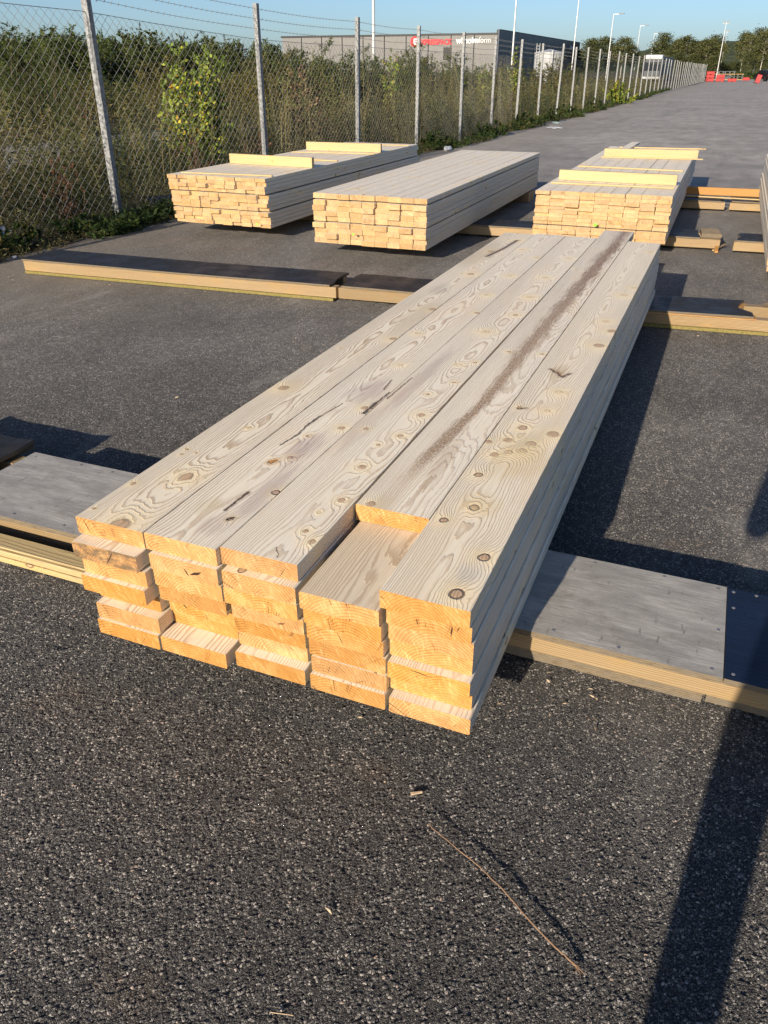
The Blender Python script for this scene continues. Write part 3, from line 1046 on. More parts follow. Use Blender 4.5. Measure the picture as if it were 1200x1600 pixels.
# slender shoots poking above the left bushes
SL = shrub(40, 3.0, .6, 13, 230, .075, .022, tint=(.42, .2), base=.5, bare=.15)
first = None
for u, vt, dp in [(8, 22, 17), (48, 40, 18), (92, 36, 19), (108, 78, 14)]:
    p = from_px(u, 110, dp)
    H = CAM_H + (110 - vt) / 1384 * dp
    if first is None:
        first = place_plant('sapling', SL, (M_willow, M_stem), 'tall slender sapling rising above the bushes nearest the left edge', 'sapling', (p[0], p[1], -.05), 0, H / 3.0, 'slender saplings at the left of the fence')
    else:
        dup(first, (p[0], p[1], -.05), (0, 0, rb.uniform(0, 6)), (H / 3.0,) * 3, {48: 'slender leafy sapling above the bushes, second from the left edge', 92: 'slender leafy sapling just left of the leaning post', 108: 'short slender sapling low beside the leaning post'}[u])
# yellowing birch right of the first post
BY = shrub(50, 2.05, .55, 20, 260, .066, .054, tint=(.55, .2), base=.35, bare=.06, up=.25, spread=.4)
p = from_px(312, 200, 12.6)
place_plant('birch_sapling', BY, (M_yellow, M_stem), 'young birch with yellow and green leaves against the fence right of the leaning post', 'sapling', (p[0], p[1], -.05), .6, 1.0)
ST = shrub(52, 1.0, .1, 3, 26, .06, .045, tint=(.6, .3), base=.3, bare=.5)
p = from_px(318, 90, 12.4)
# brown dried-leaf weed left of the third post
BT = shrub(54, 2.0, .30, 7, 120, .075, .05, tint=(.5, .25), base=.4, bare=.15)
p = from_px(480, 200, 14.6)
place_plant('dead_shrub', BT, (M_tan, M_stem), 'withered shrub with curled tan leaves left of the third post', 'shrub', (p[0], p[1], -.05), .2, 1.0)
# yellow green shoots on the fence further right
BL = shrub(56, 2.0, .28, 6, 110, .06, .045, tint=(.5, .25), base=.4, bare=.2)
for j, (u, dp, s_, lb) in enumerate([(612, 19.5, 1.0, 'pale green climber leaning on the fence left of the fourth post'), (804, 26, 1.12, 'yellow leafed shoot reaching above the mesh beside a lamp mast'), (757, 24, .85, 'thin leafy shoot on the fence below the white lettering')]):
    p = from_px(u, 110, dp)
    place_plant('climbing_shoot', BL, (M_yellow, M_stem), lb, 'shoot', (p[0], p[1], -.05), j * 1.7, s_)
# rust coloured dock stalk left of the first post
RD = shrub(58, 1.35, .13, 5, 150, .03, .018, tint=(.4, .25), base=.5, bare=.35, up=1.2)
p = from_px(132, 170, 17)
place_plant('dock_stalk', RD, (M_rust, M_stem), 'rusty red seed stalk standing left of the leaning post', 'dock plant', (p[0], p[1], -.05), 0, 1.0)
RD2 = shrub(59, .8, .22, 9, 110, .03, .014, tint=(.35, .25), base=.6, bare=.15, up=1.0)
for j, (x_, y_, lb) in enumerate([(-6.25, 6.55, 'dark red weed clump behind the mesh just left of the leaning post'), (-6.55, 9.4, 'dark red weed clump behind the fence left of the second post'), (-6.4, 10.6, 'dark red weed clump behind the fence right of the second post')]):
    place_plant('red_weed', RD2, (M_rust, M_stem), lb, 'weed clump', (x_, y_, -.05), j * 2.1, 1.0)
# bright shrub at the asphalt edge far along the fence and green tufts on the verge
GY = shrub(60, .85, .65, 14, 150, .09, .055, tint=(.62, .2), base=.5, bare=.05)
place_plant('verge_shrub', GY, (M_yellow, M_stem), 'yellow green bush spilling out under the fence far along the road', 'shrub', (-5.55, 43.0, -.04), 0, 1.25)
GG = shrub(61, .36, .34, 16, 80, .07, .035, tint=(.5, .2), base=.5, bare=.0)
tl_ = ['green tuft right behind the far end of the bundle next to the fence'] + ['leafy green tuft on the verge, %s along the fence beyond the bundles' % ORD[k_] for k_ in range(5)] + \
      ['green tuft at the left edge behind the end of the black topped bearer', 'green tuft between the black topped bearer and the leaning post', 'green tuft nearest the camera at the left edge', 'green tuft hidden behind the bundle next to the fence']
first = None
for i_, (x_, y_, s_) in enumerate([(-5.75, 16.6, 1.1), (-5.6, 20.5, 1.2), (-5.6, 24.0, 1.3), (-5.6, 27.5, 1.25), (-5.7, 31.0, 1.3), (-5.9, 37.0, 1.4), (-5.85, 5.4, .8), (-5.8, 6.2, .7), (-6.0, 4.8, .9), (-6.1, 13.5, 1.0)]):
    if first is None:
        first = place_plant('green_tuft', GG, (M_green, M_stem), tl_[i_], 'plant', (x_, y_, -.04), 0, s_, 'green tufts on the verge')
    else:
        dup(first, (x_, y_, -.04), (0, 0, rb.uniform(0, 6)), (s_,) * 3, tl_[i_])

# trees beyond the end of the road
TM = [tree_meshes(70, 10, 1.9, .38, .11, 60, 60, .32), tree_meshes(71, 10, 2.2, .22, .12, 66, 60, .34, tint=(.38, .2)),
      tree_meshes(72, 10, 1.6, .46, .10, 50, 55, .30, tint=(.52, .22)), tree_meshes(73, 10, 2.6, .12, .13, 74, 60, .36, tint=(.3, .18))]
tp = []
for k, tm in enumerate(TM):
    tp.append(None)


def tree(k, u, vt, dp, label, group, wx=1.0):
    p = from_px(u, 110, dp)
    H = CAM_H + (110 - vt) / 1384 * dp
    s_ = H / 10.0
    if tp[k] is None:
        tp[k] = place_plant('birch_tree' if k != 3 else 'leafy_tree', TM[k], (M_far, M_bark if k != 3 else M_dkbark), label, 'tree', (p[0], p[1], -.05), rb.uniform(0, 6), (s_ * wx, s_ * wx, s_), group, ('crown', 'trunk'))
        return tp[k]
    return dup(tp[k], (p[0], p[1], -.05), (0, 0, rb.uniform(0, 6)), (s_ * wx, s_ * wx, s_), label, group)


for i, (k, u, vt, dp, wx) in enumerate(sorted([(3, 918, 64, 150, 1.0), (3, 935, 62, 155, 1.1), (1, 955, 72, 160, 1.0), (0, 970, 60, 150, 1.0), (0, 985, 70, 155, .9), (3, 1003, 88, 170, 1.0), (3, 905, 80, 150, .9)], key=lambda a_: a_[1])):
    tree(k, u, vt, dp, 'leafy tree in the clump between warehouse and white truck, %s from the left' % ORD[i], 'trees left of the white truck', wx * 1.5)
for i, (k, u, vt, dp, wx) in enumerate(sorted([(1, 1033, 55, 175, .9), (0, 1047, 66, 170, .9), (2, 1058, 62, 178, .9), (0, 1070, 58, 172, 1.0), (2, 1082, 66, 180, 1.0), (3, 1092, 66, 185, .8), (0, 1100, 62, 180, .9), (1, 1112, 58, 186, .9), (2, 1122, 70, 180, .8), (3, 1062, 84, 165, 1.0), (3, 1085, 86, 168, 1.0), (3, 1040, 88, 168, .9), (3, 1110, 88, 170, .9)], key=lambda a_: a_[1])):
    tree(k, u, vt, dp, 'tree in the wood behind the far fence end, %s from the left' % ORD[i], 'birches behind the fence end', wx * 1.6)
for i, (k, u, vt, dp, wx) in enumerate(sorted([(0, 1157, 52, 190, .9), (2, 1168, 56, 182, .9), (1, 1178, 48, 190, 1.0), (0, 1188, 52, 180, .9), (2, 1197, 46, 186, 1.0), (1, 1208, 46, 190, 1.0), (0, 1222, 50, 185, 1.0), (3, 1165, 82, 178, .9), (3, 1184, 80, 182, 1.0), (3, 1202, 78, 180, 1.0), (2, 1240, 50, 190, 1.0), (1, 1262, 52, 190, 1.0)], key=lambda a_: a_[1])):
    tree(k, u, vt, dp, 'tall tree at the far right of the road end, %s from the left' % ORD[i], 'tall birches right of the road end', wx * 1.25)
for i, (u, vt, dp) in enumerate(sorted([(1128, 98, 200), (1136, 100, 205), (1144, 97, 200), (1152, 99, 195), (1118, 102, 190)])):
    tree(3, u, vt, dp, 'low tree below the wooded hill, %s from the left' % ORD[i], 'low trees below the hill', 1.9)

# ================================================================== WAREHOUSE
M_grey = simple_mat('grey_cladding', (.155, .155, .152), .55, .3, .06, 1.5)
M_navy = simple_mat('navy_cladding', (.030, .040, .062), .45, .4, .08, 1.2)
M_trim = simple_mat('dark_trim', (.022, .024, .028), .5)
M_glass = simple_mat('dark_glass', (.015, .018, .022), .12, .6)
M_red = simple_mat('red_sign', (.62, .02, .03), .45)
M_white = simple_mat('white_paint', (.80, .80, .78), .45)
M_silver = simple_mat('galvanised_sheet', (.34, .35, .355), .42, .5, .1, 2.0)

WX, WY, WH = -31.6, 116.0, 5.70
wh = thing('warehouse', 'long warehouse with pale grey front and navy side wall behind the bushes', 'warehouse', (WX, WY, 0))
# panels of the grey front (facing -Y) with dark joints; the front's own backing wall
npan = 10
pw = 3.25
link('wall', boxes_mesh('front_wall', [(-npan * pw, -.02, .14, .60, 0, WH - .1), (-npan * pw, -.5, 60, 60.3, 0, WH - .1), (-npan * pw, -npan * pw + .3, .6, 60, 0, WH - .1)]), M_trim, wh)
pm = bevel_box('wall_panel', 0, pw - .14, 0, .13, 0, WH - .25, .01)
for i in range(npan):
    link('wall_panel', pm, M_grey, wh, (-(i + 1) * pw + .05, 0, .05))
link('side_wall', boxes_mesh('side_wall', [(-.4, .0, .6, 60.0, 0, WH + .33)]), M_trim, wh)
sp = bevel_box('navy_panel', 0, .12, 0, 4.88, 0, WH + .28, .01)
for i in range(12):
    link('navy_panel', sp, M_navy, wh, (.0, .62 + i * 4.95, .05))
link('corner_post', boxes_mesh('corner_post', [(-.02, .14, -.1, .62, 0, WH + .40)]), M_navy, wh)
link('roof_trim', boxes_mesh('roof_trim', [(-npan * pw - .1, -.05, -.08, .58, WH - .2, WH + .02)]), M_trim, wh)
link('roof', boxes_mesh('roof', [(-npan * pw + .3, -.45, .62, 59.9, WH - .4, WH - .25)]), M_trim, wh)
link('roof_edge', boxes_mesh('roof_edge', [(-.35, .15, .64, 60.2, WH + .34, WH + .42)]), M_trim, wh)
# dark windows in the front and a small louvre on the side
wx0 = -7.55
fr = link('window', boxes_mesh('window', [(wx0, wx0 + 1.15, -.10, -.02, 2.65, 4.12)]), M_trim, wh)
link('pane', boxes_mesh('pane', [(wx0 + .07, wx0 + .54, -.13, -.105, 2.72, 4.05)]), M_glass, fr)
link('pane', boxes_mesh('pane', [(wx0 + .61, wx0 + 1.08, -.13, -.105, 2.72, 4.05)]), M_glass, fr)
lv = link('louvre', boxes_mesh('louvre', [(.13, .22, 21.0, 24.4, 3.6, 4.55)]), M_silver, wh)
link('louvre_slot', boxes_mesh('louvre_slot', [(.225, .25, 21.5, 22.5, 3.8, 4.35)]), M_trim, lv)
link('louvre_slot', boxes_mesh('louvre_slot', [(.225, .25, 22.9, 23.9, 3.8, 4.35)]), M_trim, lv)
link('emblem', mesh('emblem', [(.13, 49.5, 4.8), (.13, 53.5, 4.8), (.13, 53.0, 5.4), (.13, 51.9, 5.4), (.13, 51.4, 5.1), (.13, 50.9, 5.4), (.13, 50.0, 5.4),
                              (.16, 49.5, 4.8), (.16, 53.5, 4.8), (.16, 53.0, 5.4), (.16, 51.9, 5.4), (.16, 51.4, 5.1), (.16, 50.9, 5.4), (.16, 50.0, 5.4)],
                   [tuple(range(6, -1, -1)), tuple(range(7, 14))] + [(i, (i + 1) % 7, 7 + (i + 1) % 7, 7 + i) for i in range(7)]), simple_mat('pale_sign', (.42, .45, .5), .5), wh)


def text_mesh(name, s, size, bold=0.0, width=1.0, space=1.0):
    cu = bpy.data.curves.new(name, 'FONT')
    cu.body = s
    cu.size = size
    cu.extrude = .03
    cu.offset = bold
    cu.space_character = space
    cu.align_x = 'LEFT'
    ob = bpy.data.objects.new(name, cu)
    COL.objects.link(ob)
    dg = bpy.context.evaluated_depsgraph_get()
    dg.update()
    me_ = bpy.data.meshes.new_from_object(ob.evaluated_get(dg))
    bpy.data.objects.remove(ob)
    co = np.empty(len(me_.vertices) * 3, np.float32)
    me_.vertices.foreach_get('co', co)
    co = co.reshape(-1, 3)
    x0, x1 = co[:, 0].min(), co[:, 0].max()
    co[:, 0] = (co[:, 0] - x0) * (width / (x1 - x0))
    me_.vertices.foreach_set('co', co.ravel())
    me_.materials.clear()
    me_.update()
    return me_


def front_x(u):
    """x on the grey front seen at photo column u (front runs along X at y = WY)"""
    d = from_px(u, 70, 1.0) - np.array([0, 0, CAM_H])
    return d[0] * WY / d[1] - WX


def front_z(u, v):
    d = from_px(u, v, 1.0) - np.array([0, 0, CAM_H])
    return CAM_H + d[2] * WY / d[1]


rx = (R(90), 0, 0)
cx0, cz0 = front_x(648), front_z(648, 65)
cv = [(0, 0)]
nd = 28
V = [(.62 * math.cos(2 * math.pi * i / nd), -.0, .62 * math.sin(2 * math.pi * i / nd)) for i in range(nd)]
V += [(a, -.05, c_) for a, b_, c_ in V]
disc = mesh('sign_disc', V, [tuple(range(nd)), tuple(range(2 * nd - 1, nd - 1, -1))] + [(i, (i + 1) % nd, nd + (i + 1) % nd, nd + i) for i in range(nd)])
ds = link('sign_disc', disc, M_red, wh, (cx0, -.06, cz0))
link('sign_letter', text_mesh('sign_letter', 'E', .95, .03, .52), M_white, ds, (-.10, -.075, -.34), rx)
xl_, xr_ = front_x(657), front_x(706.5)
tx = link('sign_lettering', text_mesh('red_lettering', 'XPRESSPACK', .86, .035, xr_ - xl_), M_red, wh, (xl_, -.06, front_z(680, 69.5)), rx)
xl_, xr_ = front_x(712.5), front_x(747.5)
link('sign_lettering', text_mesh('white_lettering', 'wilholm', .98, .03, xr_ - xl_), M_white, wh, (xl_, -.06, front_z(730, 67.5)), rx)
xl_, xr_ = front_x(748.2), front_x(766.5)
link('sign_lettering', text_mesh('thin_lettering', 'form', .98, -.004, xr_ - xl_), M_white, wh, (xl_, -.06, front_z(757, 66.8)), rx)

# silver tank in front of the navy wall
def ring_solid(name, prof, n_=28):
    V, F_ = [], []
    for (r_, z_) in prof:
        V += [(r_ * math.cos(2 * math.pi * i / n_), r_ * math.sin(2 * math.pi * i / n_), z_) for i in range(n_)]
    for j in range(len(prof) - 1):
        F_ += [(j * n_ + i, j * n_ + (i + 1) % n_, (j + 1) * n_ + (i + 1) % n_, (j + 1) * n_ + i) for i in range(n_)]
    F_.append(tuple(range(n_ - 1, -1, -1)))
    F_.append(tuple(range((len(prof) - 1) * n_, len(prof) * n_)))
    return mesh(name, V, F_)


p = from_px(856, 110, 92)
tk = thing('storage_tank', 'round silver storage tank in front of the navy warehouse wall', 'tank', (p[0], p[1], -.05))
link('shell', ring_solid('shell', [(1.72, 0), (1.72, 3.1), (1.78, 3.12), (1.78, 3.22), (1.72, 3.24), (1.72, 3.3), (.2, 3.62)]), M_silver, tk)
link('ladder', boxes_mesh('ladder', [(-1.25, -1.2, -1.55, -1.5, 0, 4.2), (-.85, -.8, -1.75, -1.7, 0, 4.2)] + [(-1.22, -.82, -1.66, -1.62, .3 * k, .3 * k + .04) for k in range(1, 14)]), M_silver, tk)
link('pipe', ring_solid('pipe', [(.11, 0), (.11, 3.35), (.14, 3.36), (.14, 3.5)], 10), M_silver, tk, (.75, -1.75, 0))

# ================================================================== FENCE
M_galv = simple_mat('galvanised_steel', (.27, .28, .285), .55, .35, .28, 30, .15, bmp=.0006)
M_wire = simple_mat('fence_wire', (.25, .25, .245), .5, .4, .12, 3, .1)

fence = thing('chain_link_fence', 'long chain link fence with barbed wire on grey angle posts', 'fence', (FX, 0, 0))
post_y = [1.2, 4.1, 7.0, 10.17, 13.31, 16.24, 19.15, 21.85, 24.54, 27.37, 30.33, 33.0, 35.7, 38.6]
while post_y[-1] < 138:
    post_y.append(post_y[-1] + 2.85 + rb.uniform(-.1, .1))


def top_z(y):
    return float(np.interp(y, [1, 7, 10.2, 16, 140], [1.98, 1.89, 1.75, 1.74, 1.72]))


def post_mesh(H):
    w, th = .060, .006
    P_ = [(0, 0), (0, w), (-th, w), (-th, th), (-w, th), (-w, 0)]
    V = [(a, b_, -.2) for a, b_ in P_] + [(a, b_, H) for a, b_ in P_]
    F_ = [tuple(range(5, -1, -1)), tuple(range(6, 12))] + [(i, (i + 1) % 6, 6 + (i + 1) % 6, 6 + i) for i in range(6)]
    return mesh('post', V, F_)


pms = {}
for i, y_ in enumerate(post_y):
    H = 2.42 if y_ < 8 else 2.14
    if H not in pms:
        pms[H] = post_mesh(H)
    tilt = (R(rb.uniform(-.6, .6)), R(rb.uniform(-.8, .8)), R(rb.uniform(-6, 6)))
    sz = 1.0
    if abs(y_ - 7.0) < .1: tilt = (R(-.4), R(.3), R(4)); sz = 1.12
    if y_ > 30: tilt = (R(rb.uniform(-.8, .8)), R(rb.uniform(-1, 1.2)), R(rb.uniform(-6, 6))); sz = 1.0
    o = link('post', pms[H], M_galv, fence, (.03, y_, 0), tilt)
    zs = 1 + (rb.uniform(-.02, .03) if y_ > 20 else 0)
    o.scale = (sz, sz, zs)

# the mesh itself: real zig-zag wires, 55 mm diamonds
q, pch = .050, .056
def chain(y0, y1, r_, solid):
    k = np.arange(int((y1 - y0) / pch))
    nst = int(1.95 / q)
    i = np.arange(nst + 1)
    Vs, Fs = [], []
    yk = y0 + k * pch
    tz = np.array([top_z(a) for a in yk])
    par = (i[None, :] + k[:, None]) % 2
    Yp = yk[:, None] + pch * par
    Zp = tz[:, None] - (nst - i[None, :]) * q * (1 - .0)
    Zp = np.where(Zp < -.03, np.nan, Zp)
    sag = .018 * np.sin(yk[:, None] * 2.1) * np.sin(np.clip(Zp, 0, 2) * 1.7) + .012 * np.sin(yk[:, None] * 5.3 + Zp * 4)
    Xp = np.zeros_like(Yp) + sag + .004 * (par - .5)
    # loose lower edge
    Xp = Xp + .03 * np.sin(yk * 1.3 + 1)[:, None] * np.clip(.35 - Zp, 0, 1)
    P_ = np.stack([Xp, Yp, Zp], -1)
    a, b_ = P_[:, :-1], P_[:, 1:]
    ok = ~(np.isnan(a[..., 2]) | np.isnan(b_[..., 2]))
    a, b_ = a[ok], b_[ok]
    d = b_ - a
    d /= np.linalg.norm(d, axis=1)[:, None]
    nX = np.array([1.0, 0, 0])[None]
    s_ = np.cross(d, nX)
    s_ /= np.linalg.norm(s_, axis=1)[:, None]
    m_ = len(a)
    if solid:
        offs = [s_ * math.cos(t_) * r_ + nX * math.sin(t_) * r_ for t_ in (math.pi / 2, math.pi * 7 / 6, math.pi * 11 / 6)]
        V = np.stack([a + o for o in offs] + [b_ + o for o in offs], 1).reshape(-1, 3)
        idx = np.array([[0, 1, 4, 3], [1, 2, 5, 4], [2, 0, 3, 5]])
    else:
        o1, o2 = s_ * r_ + nX * r_ * .5, -s_ * r_ + nX * r_ * .5
        V = np.stack([a + o1, a + o2, b_ + o2, b_ + o1], 1).reshape(-1, 3)
        idx = np.array([[0, 1, 2, 3]])
    F_ = (np.arange(m_)[:, None, None] * V.shape[0] // m_ + idx[None]).reshape(-1, 4)
    return V, F_


A = Acc()
A.add(*chain(1.0, 24, .0019, True))
A.add(*chain(24, 60, .0022, False))
A.add(*chain(60, 138.5, .0028, False))
wm = link('wire_mesh', A.build('wire_mesh'), M_wire, fence)
wm['kind'] = 'stuff'
yl = np.arange(1.0, 138.6, .35)


def strand(z_of, r_, x_=0.0):
    pts = np.stack([np.full_like(yl, x_), yl, np.array([z_of(a) for a in yl])], 1)
    return tube_arrays(pts, r_, 4)


def sagz(dz):
    def f(y):
        i = np.searchsorted(post_y, y)
        i = min(max(i, 1), len(post_y) - 1)
        f_ = (y - post_y[i - 1]) / (post_y[i] - post_y[i - 1])
        return top_z(y) + dz - .02 * math.sin(math.pi * f_) * (1 if dz > .05 else .4)
    return f


V, F_ = strand(sagz(.0), .0028, .004)
link('tension_wire', np_mesh('tension_wire', V, F_), M_wire, fence)
for dz in (.115, .225, .335):
    A = Acc()
    A.add(*strand(sagz(dz), .0021, .012))
    fz = sagz(dz)
    by = np.arange(1.0, 70, .105)
    for y_ in by:
        z_ = fz(y_)
        for sg in (1, -1):
            V, F_ = tube_arrays(np.array([[.0, y_ - .006 * sg, z_ - .016], [.012, y_, z_], [.022, y_ + .006 * sg, z_ + .016]]), .0017, 3)
            A.add(V, F_)
    link('barbed_wire', A.build('barbed_wire'), M_wire, fence)

# ================================================================== LAMP MASTS
M_mast = simple_mat('mast_steel', (.50, .51, .51), .4, .5, .08, 2, .3)
M_lamp = simple_mat('lamp_housing', (.22, .23, .24), .4)


def mast(u, dp, H, label, head=True, group=None, two=False):
    p = from_px(u, 110, dp)
    o = thing('lamp_mast', label, 'lamp post', (p[0], p[1], -.05), (0, 0, 0), group)
    link('pole', ring_solid('pole', [(.085, 0), (.075, H * .5), (.05, H)], 10), M_mast, o)
    link('arm', boxes_mesh('arm', [(-.03, .95, -.03, .03, H - .06, H)] if not two else [(-.6, .6, -.04, .04, H - .06, H)]), M_mast, o)
    if not two:
        link('lamp_head', bevel_box('lamp_head', .75, 1.65, -.16, .16, H - .02, H + .10, .03), M_lamp, o)
    else:
        for a in (-.55, .15):
            link('lamp_head', bevel_box('lamp_head', a, a + .4, -.18, .12, H, H + .35, .03), M_lamp, o)
    return o


mast(584, 40, 8.6, 'lamp mast rising behind the fence left of the red sign, its top out of view')
mast(799, 66, 8.9, 'lamp mast in front of the navy wall corner, its top out of view')
mast(893, 97, 9.2, 'lamp mast at the far end of the navy wall')
mast(948, 124, 9.1, 'lamp mast above the tree clump, second of the receding row right of the warehouse')
mast(991, 155, 9.1, 'lamp mast left of the white truck')
mast(1014, 188, 9.1, 'smallest lamp mast, directly above the white truck')
mast(1121, 160, 9.8, 'taller floodlight mast at the fence end', two=True)
mast(1125, 215, 10.6, 'shorter looking floodlight mast close behind the taller one at the fence end', two=True)

# ================================================================== FAR OBJECTS
M_container = simple_mat('red_plastic', (.36, .022, .022), .5)
M_black = simple_mat('black_rubber', (.018, .018, .02), .6)
M_truckdark = simple_mat('truck_grey', (.06, .07, .08), .4)


def red_crate(x_, y_, z_, label, w=1.5):
    o = thing('red_barrier', label, 'barrier', (x_, y_, z_), (0, 0, R(4)), 'red plastic barriers at the fence end')
    link('body', bevel_box('body', -w / 2, w / 2, -.35, .35, .08, .50, .05), M_container, o)
    o.scale = (.85, .85, .85)
    link('foot', boxes_mesh('foot', [(-w / 2 + .1, -w / 2 + .4, -.3, .3, 0, .08)]), M_container, o)
    link('foot', boxes_mesh('foot', [(w / 2 - .4, w / 2 - .1, -.3, .3, 0, .08)]), M_container, o)


by_ = 132.0
bx_ = -5.0
for k in range(3):
    red_crate(bx_, by_, k * .425, 'red plastic barrier in the three high pile by the fence end, ' + ('bottom one', 'middle one', 'top one')[k], 1.25)
for k in range(2):
    red_crate(bx_ + 1.35, by_ + .3, k * .425, 'red plastic barrier in the two high pile, ' + ('lower one', 'upper one')[k], 1.3)
red_crate(bx_ + 2.95, by_ - .5, 0, 'single red barrier lying in front of the dark pallets', 1.3)
red_crate(bx_ + 4.7, by_ + 6, .1, 'small red barrier right of the dark pallets', 1.1)
# dark pallets behind the barriers
pal = None
k = 0
for (x_, y_, n_) in [(-2.6, 137, 4), (-1.5, 138, 3), (-4.2, 139, 4)]:
    for j in range(n_):
        o = thing('pallet', 'dark wooden pallet behind the red barriers, %s from the ground in the %s stack' % (ORD[j], {-2.6: 'middle', -1.5: 'right', -4.2: 'left'}[x_]), 'pallet', (x_, y_, j * .34), (0, 0, R(rb.uniform(-5, 5))), 'dark pallets behind the red barriers')
        for s_ in range(4):
            link('slat', boxes_mesh('slat', [(-.75, .75, -.5 + s_ * .27, -.3 + s_ * .27, .22, .28)]), M_truckdark if j % 2 else M_orange, o)
        for s_ in range(3):
            link('block', boxes_mesh('block', [(-.7 + s_ * .62, -.54 + s_ * .62, -.5, .5, 0, .22)]), M_truckdark, o)
# leaning red marker board near the right edge
o = thing('red_marker', 'red marker board leaning on the road by the right edge', 'marker', (1.05, 118, 0), (0, R(14), 0))
link('board', bevel_box('board', -.28, .28, -.06, .06, .05, .98, .03), M_container, o)
link('foot', bevel_box('foot', -.45, .35, -.3, .3, 0, .07, .02), M_black, o)

# low dark heap line across the road end
A = Acc()
rs2 = np.random.default_rng(77)
for k in range(5200):
    c_ = np.array([rs2.uniform(-3, 26), rs2.uniform(172, 176), abs(rs2.normal(0, .55))])
    V, F_ = leaves(c_[None], rs2.normal(size=(1, 3)), .5, .3, rs2)
    A.add(V, F_, rs2.uniform(0, .5))
tag(link('low_hedge', A.build('low_hedge'), M_willow), 'low dark scrub across the end of the road', 'scrub', kind='stuff')


# dark car parked at the right edge
def car(loc, rot):
    o = thing('parked_car', 'black car parked far off at the right edge of the road', 'car', loc, (0, 0, rot))
    prof = [(-2.1, .35), (-2.15, .75), (-1.75, .95), (-1.1, 1.0), (-.55, 1.42), (.75, 1.45), (1.5, 1.02), (2.1, .92), (2.15, .4)]
    n_ = len(prof)
    V = [(-.82, a, z_) for a, z_ in prof] + [(.82, a, z_) for a, z_ in prof]
    F_ = [tuple(range(n_)), tuple(range(2 * n_ - 1, n_ - 1, -1))] + [(i, n_ + i, n_ + (i + 1) % n_, (i + 1) % n_) for i in range(n_)]
    me_ = mesh('body', V, F_)
    bm = bmesh.new()
    bm.from_mesh(me_)
    bmesh.ops.bevel(bm, geom=bm.edges[:], offset=.07, segments=2, affect='EDGES')
    bm.to_mesh(me_)
    bm.free()
    link('body', me_, simple_mat('black_car_paint', (.012, .012, .014), .25, .6), o)
    link('rear_window', mesh('rear_window', [(-.66, -1.08, 1.04), (.66, -1.08, 1.04), (.58, -.62, 1.40), (-.58, -.62, 1.40)], [(0, 1, 2, 3)]), M_glass, o, (0, -.03, .02))
    for sx in (-.84, .84):
        link('side_window', boxes_mesh('side_window', [(sx - .01, sx + .01, -.5, .7, 1.02, 1.36)]), M_glass, o)
        link('tail_light', boxes_mesh('tail_light', [(sx * .85 - .12, sx * .85 + .12, -2.2, -2.14, .72, .86)]), M_container, o)
        for sy in (-1.35, 1.35):
            w_ = link('wheel', ring_solid('wheel', [(.2, -.09), (.32, -.08), (.32, .08), (.2, .09)], 16), M_black, o, (sx * .95, sy, .32), (0, R(90), 0))


car((2.35, 142, 0), R(25))
car_b = [c_ for c_ in bpy.data.objects if c_.name == 'parked_car'][0]
dup(car_b, (4.6, 146, 0), (0, 0, R(12)), None, 'second dark car just beyond the black one at the right edge')

M_truckwhite = simple_mat('truck_white', (.55, .56, .56), .45)
# white truck behind the fence
p = from_px(1020, 112, 112)
tr = thing('white_truck', 'white lorry seen head on behind the fence', 'truck', (p[0], p[1], 0), (0, 0, R(-6)))
link('cab', bevel_box('cab', -1.2, 1.2, -.9, .9, .5, 2.75, .14, 2), M_truckdark, tr)
link('windscreen', boxes_mesh('windscreen', [(-1.08, 1.08, -.94, -.905, 1.35, 2.45)]), M_glass, tr)
link('grille', boxes_mesh('grille', [(-.7, .7, -.935, -.905, .8, 1.25)]), M_truckdark, tr)
link('bumper', bevel_box('bumper', -1.22, 1.22, -1.05, -.6, .28, .62, .06), M_silver, tr)
for sx in (-.95, .95):
    link('headlight', bevel_box('headlight', sx - .16, sx + .16, -1.08, -1.052, .42, .56, .01), M_white, tr)
    link('mirror', bevel_box('mirror', sx * 1.42 - .08, sx * 1.42 + .08, -.95, -.85, 1.5, 2.1, .02), M_black, tr)
link('roof_deflector', bevel_box('roof_deflector', -1.2, 1.2, -.7, .85, 2.76, 3.35, .16, 2), M_truckwhite, tr)
link('box_body', bevel_box('box_body', -1.25, 1.25, 1.05, 8.0, .8, 3.1, .04), M_truckdark, tr)
for sy in (-.1, 5.6, 6.8):
    for sx in (-1.05, 1.05):
        link('wheel', ring_solid('wheel', [(.25, -.15), (.48, -.14), (.48, .14), (.25, .15)], 16), M_black, tr, (sx, sy, .48), (0, R(90), 0))


